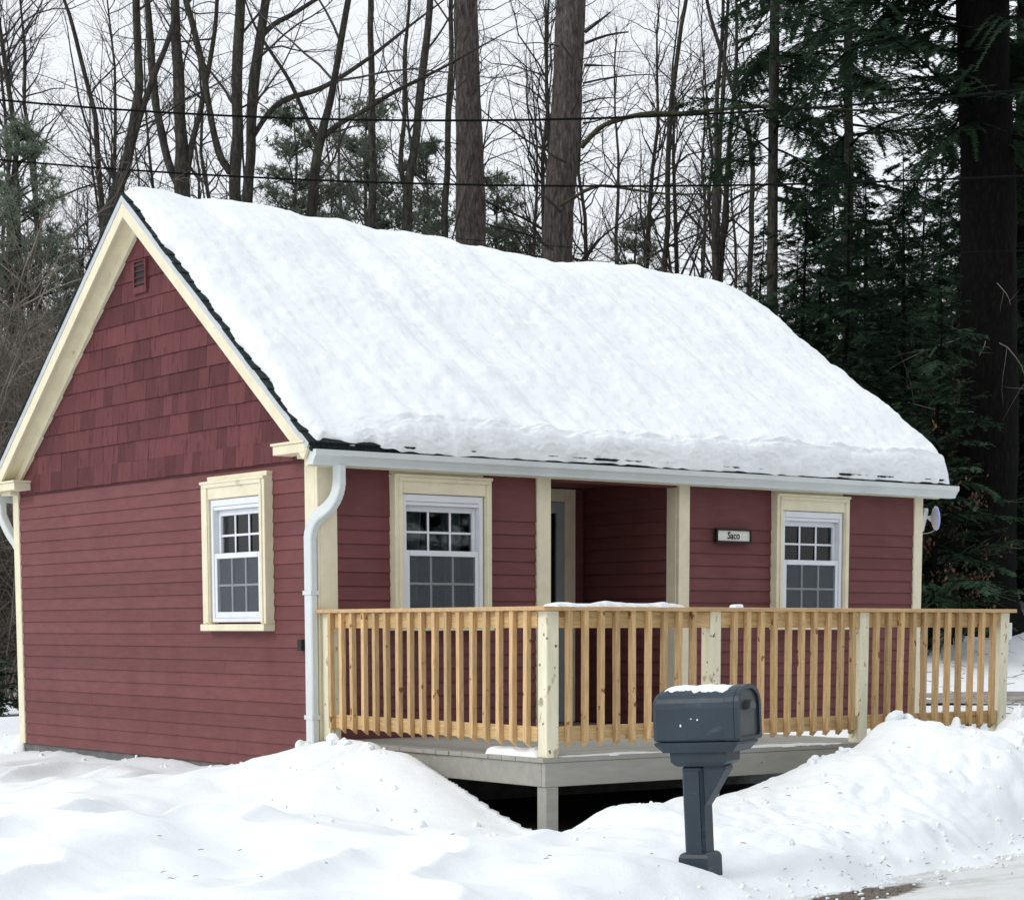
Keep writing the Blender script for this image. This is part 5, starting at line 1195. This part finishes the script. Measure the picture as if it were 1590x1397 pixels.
for i, (u_, w, H, vi, lab) in enumerate(hs_):
    q = (u_-795)/3230.66; x, y = sw(q*w, w); loc = (x, y, gz(x, y)); s_ = H/(9, 12, 7)[vi]
    if vi not in hu: hu.add(vi); o = hv[vi]; o.location = loc; o.scale = (s_,)*3; o['label'] = lab
    else: copy_tree(hv[vi], loc, rr.uniform(0, 6.28), s_, lab)

# the wood on the other side of the road (it is what the windows mirror)
for i in range(16):
    x = -13+i*2.5+rr.uniform(-.8, .8); y = -23-rr.uniform(0, 7); vi = (0, 1, 1)[i % 3]
    o = copy_tree(hv[vi], (x, y, -.3), rr.uniform(0, 6.28), rr.uniform(1.25, 1.6), 'tall hemlock in the wood across the road'); o['group'] = 'hemlocks across the road'
# tall hemlocks with measured trunks: boughs hang in at the top of the view
def tall(key, lab, bark, z0, z1, spread, per_m, azr=None, dead=0, r_flare=1.0, leafz=None):
    st = TREES[key]; bx_, by_ = st[0][0][0], st[0][0][1]; g0 = gz(bx_, by_); rng = np.random.default_rng(int(key[1:])*7)
    root = empty('hemlock', (bx_, by_, g0), lab, 'tree', 'dark hemlocks in the wood')
    P, r = stems_up(st, g0)[0]; 
    if P[-1][2] < z1: P = np.concatenate([P, [[P[-1][0], P[-1][1], z1]]]); r = np.concatenate([r, [.02]])
    Q, rr_ = fine(P, r, 6); n = 20; thv = np.arange(n)*2*np.pi/n
    fl = 1+.5*r_flare*np.exp(-(Q[:, 2:3]-g0)/.5)*(1+.5*np.sin(thv*5)[None, :])*.5
    fur = (1+.05*fbm(thv[None, :]*3.2, Q[:, 2:3]*1.5, 3, 12)+.03*vnoise(thv[None, :]*8, Q[:, 2:3]*2, 5))*fl; fur[:, -1] = fur[:, 0]
    V = np.stack([Q[:, 0:1]+rr_[:, None]*fur*np.cos(thv), Q[:, 1:2]+rr_[:, None]*fur*np.sin(thv), np.repeat(Q[:, 2:3], n, 1)], -1).reshape(-1, 3)
    i = np.arange(len(Q)-1)[:, None]; j = np.arange(n)[None, :]; q4 = np.stack([i*n+j, i*n+(j+1) % n, (i+1)*n+(j+1) % n, (i+1)*n+j], -1).reshape(-1, 4)
    o3 = np.array([bx_, by_, g0]); link_mesh('trunk', fast_mesh('trunk', V-o3, [q4], bark), root)
    f = lambda z_: (np.interp(z_, Q[:, 2], Q[:, 0]), np.interp(z_, Q[:, 2], Q[:, 1]))
    T, Vc = hemlock_crown(rng, f, z0, z1, spread, per_m*1.15, droop=.55, shape=.55, azr=azr)
    link_mesh('limbs', T.mesh('limbs', M['hembark'], o3), root); link_mesh('crown', fast_mesh('crown', Vc-o3, [np.arange(len(Vc)).reshape(-1, 3)], M['hemleaf'], False), root)
    if dead:
        B = Tubes()
        for c in range(dead):
            z_ = rng.uniform(1.8, 7.5); az = rng.uniform(2.2, 5.6); c0 = f(z_); grow(B, rng, np.array([c0[0], c0[1], z_]), norm(np.array([math.cos(az), math.sin(az), rng.uniform(-.5, .2)])), rng.uniform(1, 2.6), .011, 1, 2, {'den': (1.2, 2), 'wob': .07, 'up': -.03, 'rmin': .003})
        link_mesh('dead_branches', B.mesh('dead_branches', M['deadlimb'], o3), root)
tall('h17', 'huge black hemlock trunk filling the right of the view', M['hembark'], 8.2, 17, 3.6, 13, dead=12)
tall('h15', 'straight grey hemlock trunk at the right end of the ridge', M['bark'], 8.2, 17, 2.0, 9)
tall('h16', 'pale hemlock trunk showing through the hanging boughs', M['bark'], 10.6, 19, 3.6, 9)
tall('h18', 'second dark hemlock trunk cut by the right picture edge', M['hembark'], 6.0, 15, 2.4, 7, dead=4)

# beech saplings with last year's leaves
def beech(seed, H, label):
    rng = np.random.default_rng(seed); T = Tubes(); L = []
    for s_ in range(4):
        d = norm(np.array([rng.normal(0, .2), rng.normal(0, .2), 1])); pts = [np.array([rng.normal(0, .1), rng.normal(0, .1), -.1])]; n = 8; HH = H*rng.uniform(.6, 1)
        for i in range(n-1): d = norm(d+rng.normal(0, .1, 3)); pts.append(pts[-1]+d*HH/(n-1))
        pts = np.array(pts); T.add(pts, .02*(1-.85*np.linspace(0, 1, n)), 4)
        for c in range(16):
            t = rng.uniform(.15, 1); k = min(int(t*(n-1)), n-2); az = rng.uniform(0, 6.28); dd = norm(np.array([math.cos(az), math.sin(az), rng.uniform(.0, .5)])); ln = rng.uniform(.4, 1.0)
            p = pts[k]; T.add(np.array([p, p+dd*ln*.5, p+dd*ln]), np.array([.006, .005, .003]), 3)
            for q in range(14): L.append((p+dd*ln*rng.uniform(.3, 1.05)+rng.normal(0, .05, 3), norm(rng.normal(0, 1, 3)), rng.uniform(.05, .09)))
    c = np.array([a for a, _, _ in L]); n_ = np.array([b for _, b, _ in L]); s_ = np.array([q for *_, q in L])[:, None]
    a = np.cross(n_, np.array([0, 0, 1.])); a /= np.linalg.norm(a, axis=1, keepdims=True)+1e-9; b = np.cross(n_, a)
    V = np.stack([c-b*s_*.5, c+a*s_*.3, c+b*s_*.5, c-a*s_*.3], 1).reshape(-1, 3)
    root = empty('beech_sapling', (0, 0, 0), label, 'tree', 'beech saplings holding dry leaves'); link_mesh('stems', T.mesh('stems', M['twig']), root)
    link_mesh('leaves', fast_mesh('leaves', V, [np.arange(len(V)).reshape(-1, 4)], M['beech'], False), root); return root
bb = beech(501, 3.6, 'beech sapling with dry tan leaves right of the cottage corner')
bsp = [(1478, 30.5, .75, None), (1440, 38, 1.15, 'beech sapling with reddish dry leaves above the roof corner'), (95, 34, 1.75, 'beech sapling with faded leaves in the thicket left of the gable'), (1452, 33, .7, 'small beech sapling with tan leaves beside the dish aerial'), (60, 37, 1.5, 'beech sapling with rusty leaves at the far left of the thicket')]
for i, (u_, w, s_, lab) in enumerate(bsp):
    x, y = sw((u_-795)/3230.66*w, w)
    if i == 0: bb.location = (x, y, gz(x, y))
    else: copy_tree(bb, (x, y, gz(x, y)), i*1.3, s_, lab)
# small dark bush in the snow behind the left corner
x, y = sw((-4-795)/3230.66*22.5, 22.5)
rng = np.random.default_rng(9); T, V = hemlock_crown(rng, lambda z_: (0, 0), .05, .62, .5, 60, leaf=.06)
root = empty('evergreen_bush', (x, y, gz(x, y)), 'low dark evergreen bush poking from snow by the back corner', 'bush')
link_mesh('stems', T.mesh('stems', M['hembark']), root); link_mesh('leaves', fast_mesh('leaves', V, [np.arange(len(V)).reshape(-1, 3)], M['hemleaf'], False), root)

# ------------------------------------------------------------------ overhead cables
def cable(pts, r, label):
    P = np.array(pts); a, b = P[0], P[-1]; d = norm((b-a)*np.array([1, 1, 0])); tt_ = (P-a)[:, :2]@d[:2]
    cf = np.polyfit(tt_, P[:, 2], 2); ts = np.linspace(-22, tt_[-1]+24, 70); xy = a[:2]+ts[:, None]*d[None, :2]
    Q = np.column_stack([xy, np.polyval(cf, ts)]); T = Tubes(); T.add(Q, np.full(len(Q), r), 6)
    return tag(link_mesh('overhead_cable', T.mesh('overhead_cable', M['wire'])), label, 'cable', 'cables strung behind the cottage')
cable([(4.03,14.35,7.95),(5.55,12.55,7.71),(6.9,10.94,7.47),(8.26,9.29,7.33),(9.55,7.69,7.23),(10.54,6.45,7.25),(11.49,5.23,7.27)], .0145, 'upper thick black cable sagging across the bare trees')
cable([(4.01,14.37,7.19),(5.94,12.09,6.88),(7.99,9.62,6.58),(9.55,7.69,6.41),(11.03,5.83,6.33),(11.96,4.62,6.34)], .0135, 'lower thick black cable crossing just above the roof peak')
cable([(8.09,9.49,5.91),(9.55,7.69,5.66),(11.04,5.82,5.51)], .0045, 'thin faint wire close above the ridge')

# ------------------------------------------------------------------ loose bits: snow crumbs and needles on the snow
rng = np.random.default_rng(21)
def crumbs():
    Vs = []; Fs = []; off = 0
    ico = bpy.data.meshes.new('t'); import bmesh
    bm = bmesh.new(); bmesh.ops.create_icosphere(bm, subdivisions=3, radius=1); V0 = np.array([v.co[:] for v in bm.verts]); F0 = np.array([[v.index for v in f.verts] for f in bm.faces]); bm.free(); bpy.data.meshes.remove(ico)
    xs, ys, rs_ = [], [], []
    for k in range(300):
        i = rng.integers(60, len(RP)-60); side_ = rng.uniform(0.0, 1.0)**1.5
        nrm = np.array([RT[i, 1], -RT[i, 0]]); p = RP[i, :2]+nrm*side_*1.7+rng.normal(0, .05, 2)
        if p[0] < -.3 and p[1] > -.6: continue
        xs.append(p[0]); ys.append(p[1]); rs_.append(rng.uniform(.006, .020) if rng.uniform() < .93 else rng.uniform(.02, .04))
    for k in range(300):
        t = rng.uniform(-1.5, 4.0); e = rng.normal(.12, .16); p = np.array([-.463, -5.275])+ex*t-en*e; xs.append(p[0]); ys.append(p[1]); rs_.append(rng.uniform(.004, .016))
    for (x, y, r_) in ((2.74,-2.90,.075),(2.83,-2.93,.055),(3.33,-2.92,.06),(3.42,-2.95,.045),(2.2,-2.95,.045),(1.96,-2.93,.03),(3.9,-3.0,.06),(4.1,-3.05,.07),(3.2,-3.6,.05),(3.55,-3.75,.045),(2.9,-3.45,.035),(-.24,-.55,.05),(-.3,-.8,.045),(-.26,-1.02,.04),(-.2,-.1,.05),(4.4,-3.4,.06)):
        xs.append(x); ys.append(y); rs_.append(r_)
    hz = ground_h(xs, ys); hz = np.maximum(hz, -.333)
    for x, y, z_, r_ in zip(xs, ys, hz, rs_):
        s3 = rng.uniform(.6, 1.2, 3)*r_; ph = rng.uniform(0, 9); D = 1+.22*np.sin(V0@rng.normal(0, 3, 3)+ph)[:, None]+.07*np.sin(V0@rng.normal(0, 6, 3)+ph*2)[:, None]
        V = V0*D*s3; Vs.append(V+np.array([x, y, z_+r_*.05])); Fs.append(F0+off); off += len(V0)
    return np.concatenate(Vs), np.concatenate(Fs)
V, Fx = crumbs()
tag(link_mesh('snow_crumbs', fast_mesh('snow_crumbs', V, [Fx], M['snow'], True)), 'crumbs and clods of snow scattered on the ploughed banks', 'snow', kind='stuff')
T = Tubes(); xs = []; ys = []
for k in range(60):
    s_ = rng.uniform(-2.6, 3.0); w = rng.uniform(9.4, 13.2); x, y = sw(s_, w); xs.append(x); ys.append(y)
for k in range(36):
    t = rng.uniform(.3, 3.2); p = np.array([-.463, -5.275])+ex*t-en*rng.normal(.0, .25); xs.append(p[0]); ys.append(p[1])
nfar = len(xs)
for k in range(260):  # extra twigs added to darken the far slope like tree shade
    w = rng.uniform(19, 34); q = rng.uniform(.17, .27); x, y = sw(q*w, w); xs.append(x); ys.append(y)
hz = np.maximum(ground_h(xs, ys), -.333)
for ii, (x, y, z_) in enumerate(zip(xs, ys, hz)):
    if ii >= nfar:
        L = rng.uniform(.05, .35); a = rng.uniform(0, 6.28); d = np.array([math.cos(a), math.sin(a), rng.uniform(-.05, .3)]); p = np.array([x, y, z_]); T.add(np.array([p, p+d*L*.5, p+d*L]), np.array([.004, .005, .003])*rng.uniform(.5, 1.3), 3); continue
    if x > -.1 and y > -2.9: continue
    L = rng.uniform(.008, .045); a = rng.uniform(0, 6.28); d = np.array([math.cos(a), math.sin(a), rng.uniform(-.05, .25)]); p = np.array([x, y, z_+.004])
    T.add(np.array([p, p+d*L*.5+np.array([0, 0, .002]), p+d*L]), np.array([.0016, .002, .0012]), 3)
tag(link_mesh('needle_litter', T.mesh('needle_litter', M['twig'])), 'dark twigs and needles on the snow, some added to shade the far slope', 'litter', kind='stuff')
# dead leaves and bare earth under the deck
tag(link_mesh('bare_earth', fast_mesh('bare_earth', np.array([(0.1,-2.5,-.262),(4.2,-2.5,-.262),(4.2,0.0,-.262),(0.1,0.0,-.262)]), [np.array([[0,1,2,3]])], mat('dark_earth', (.03,.026,.022), .95, .1, var=.3, vscale=8))), kind='structure')
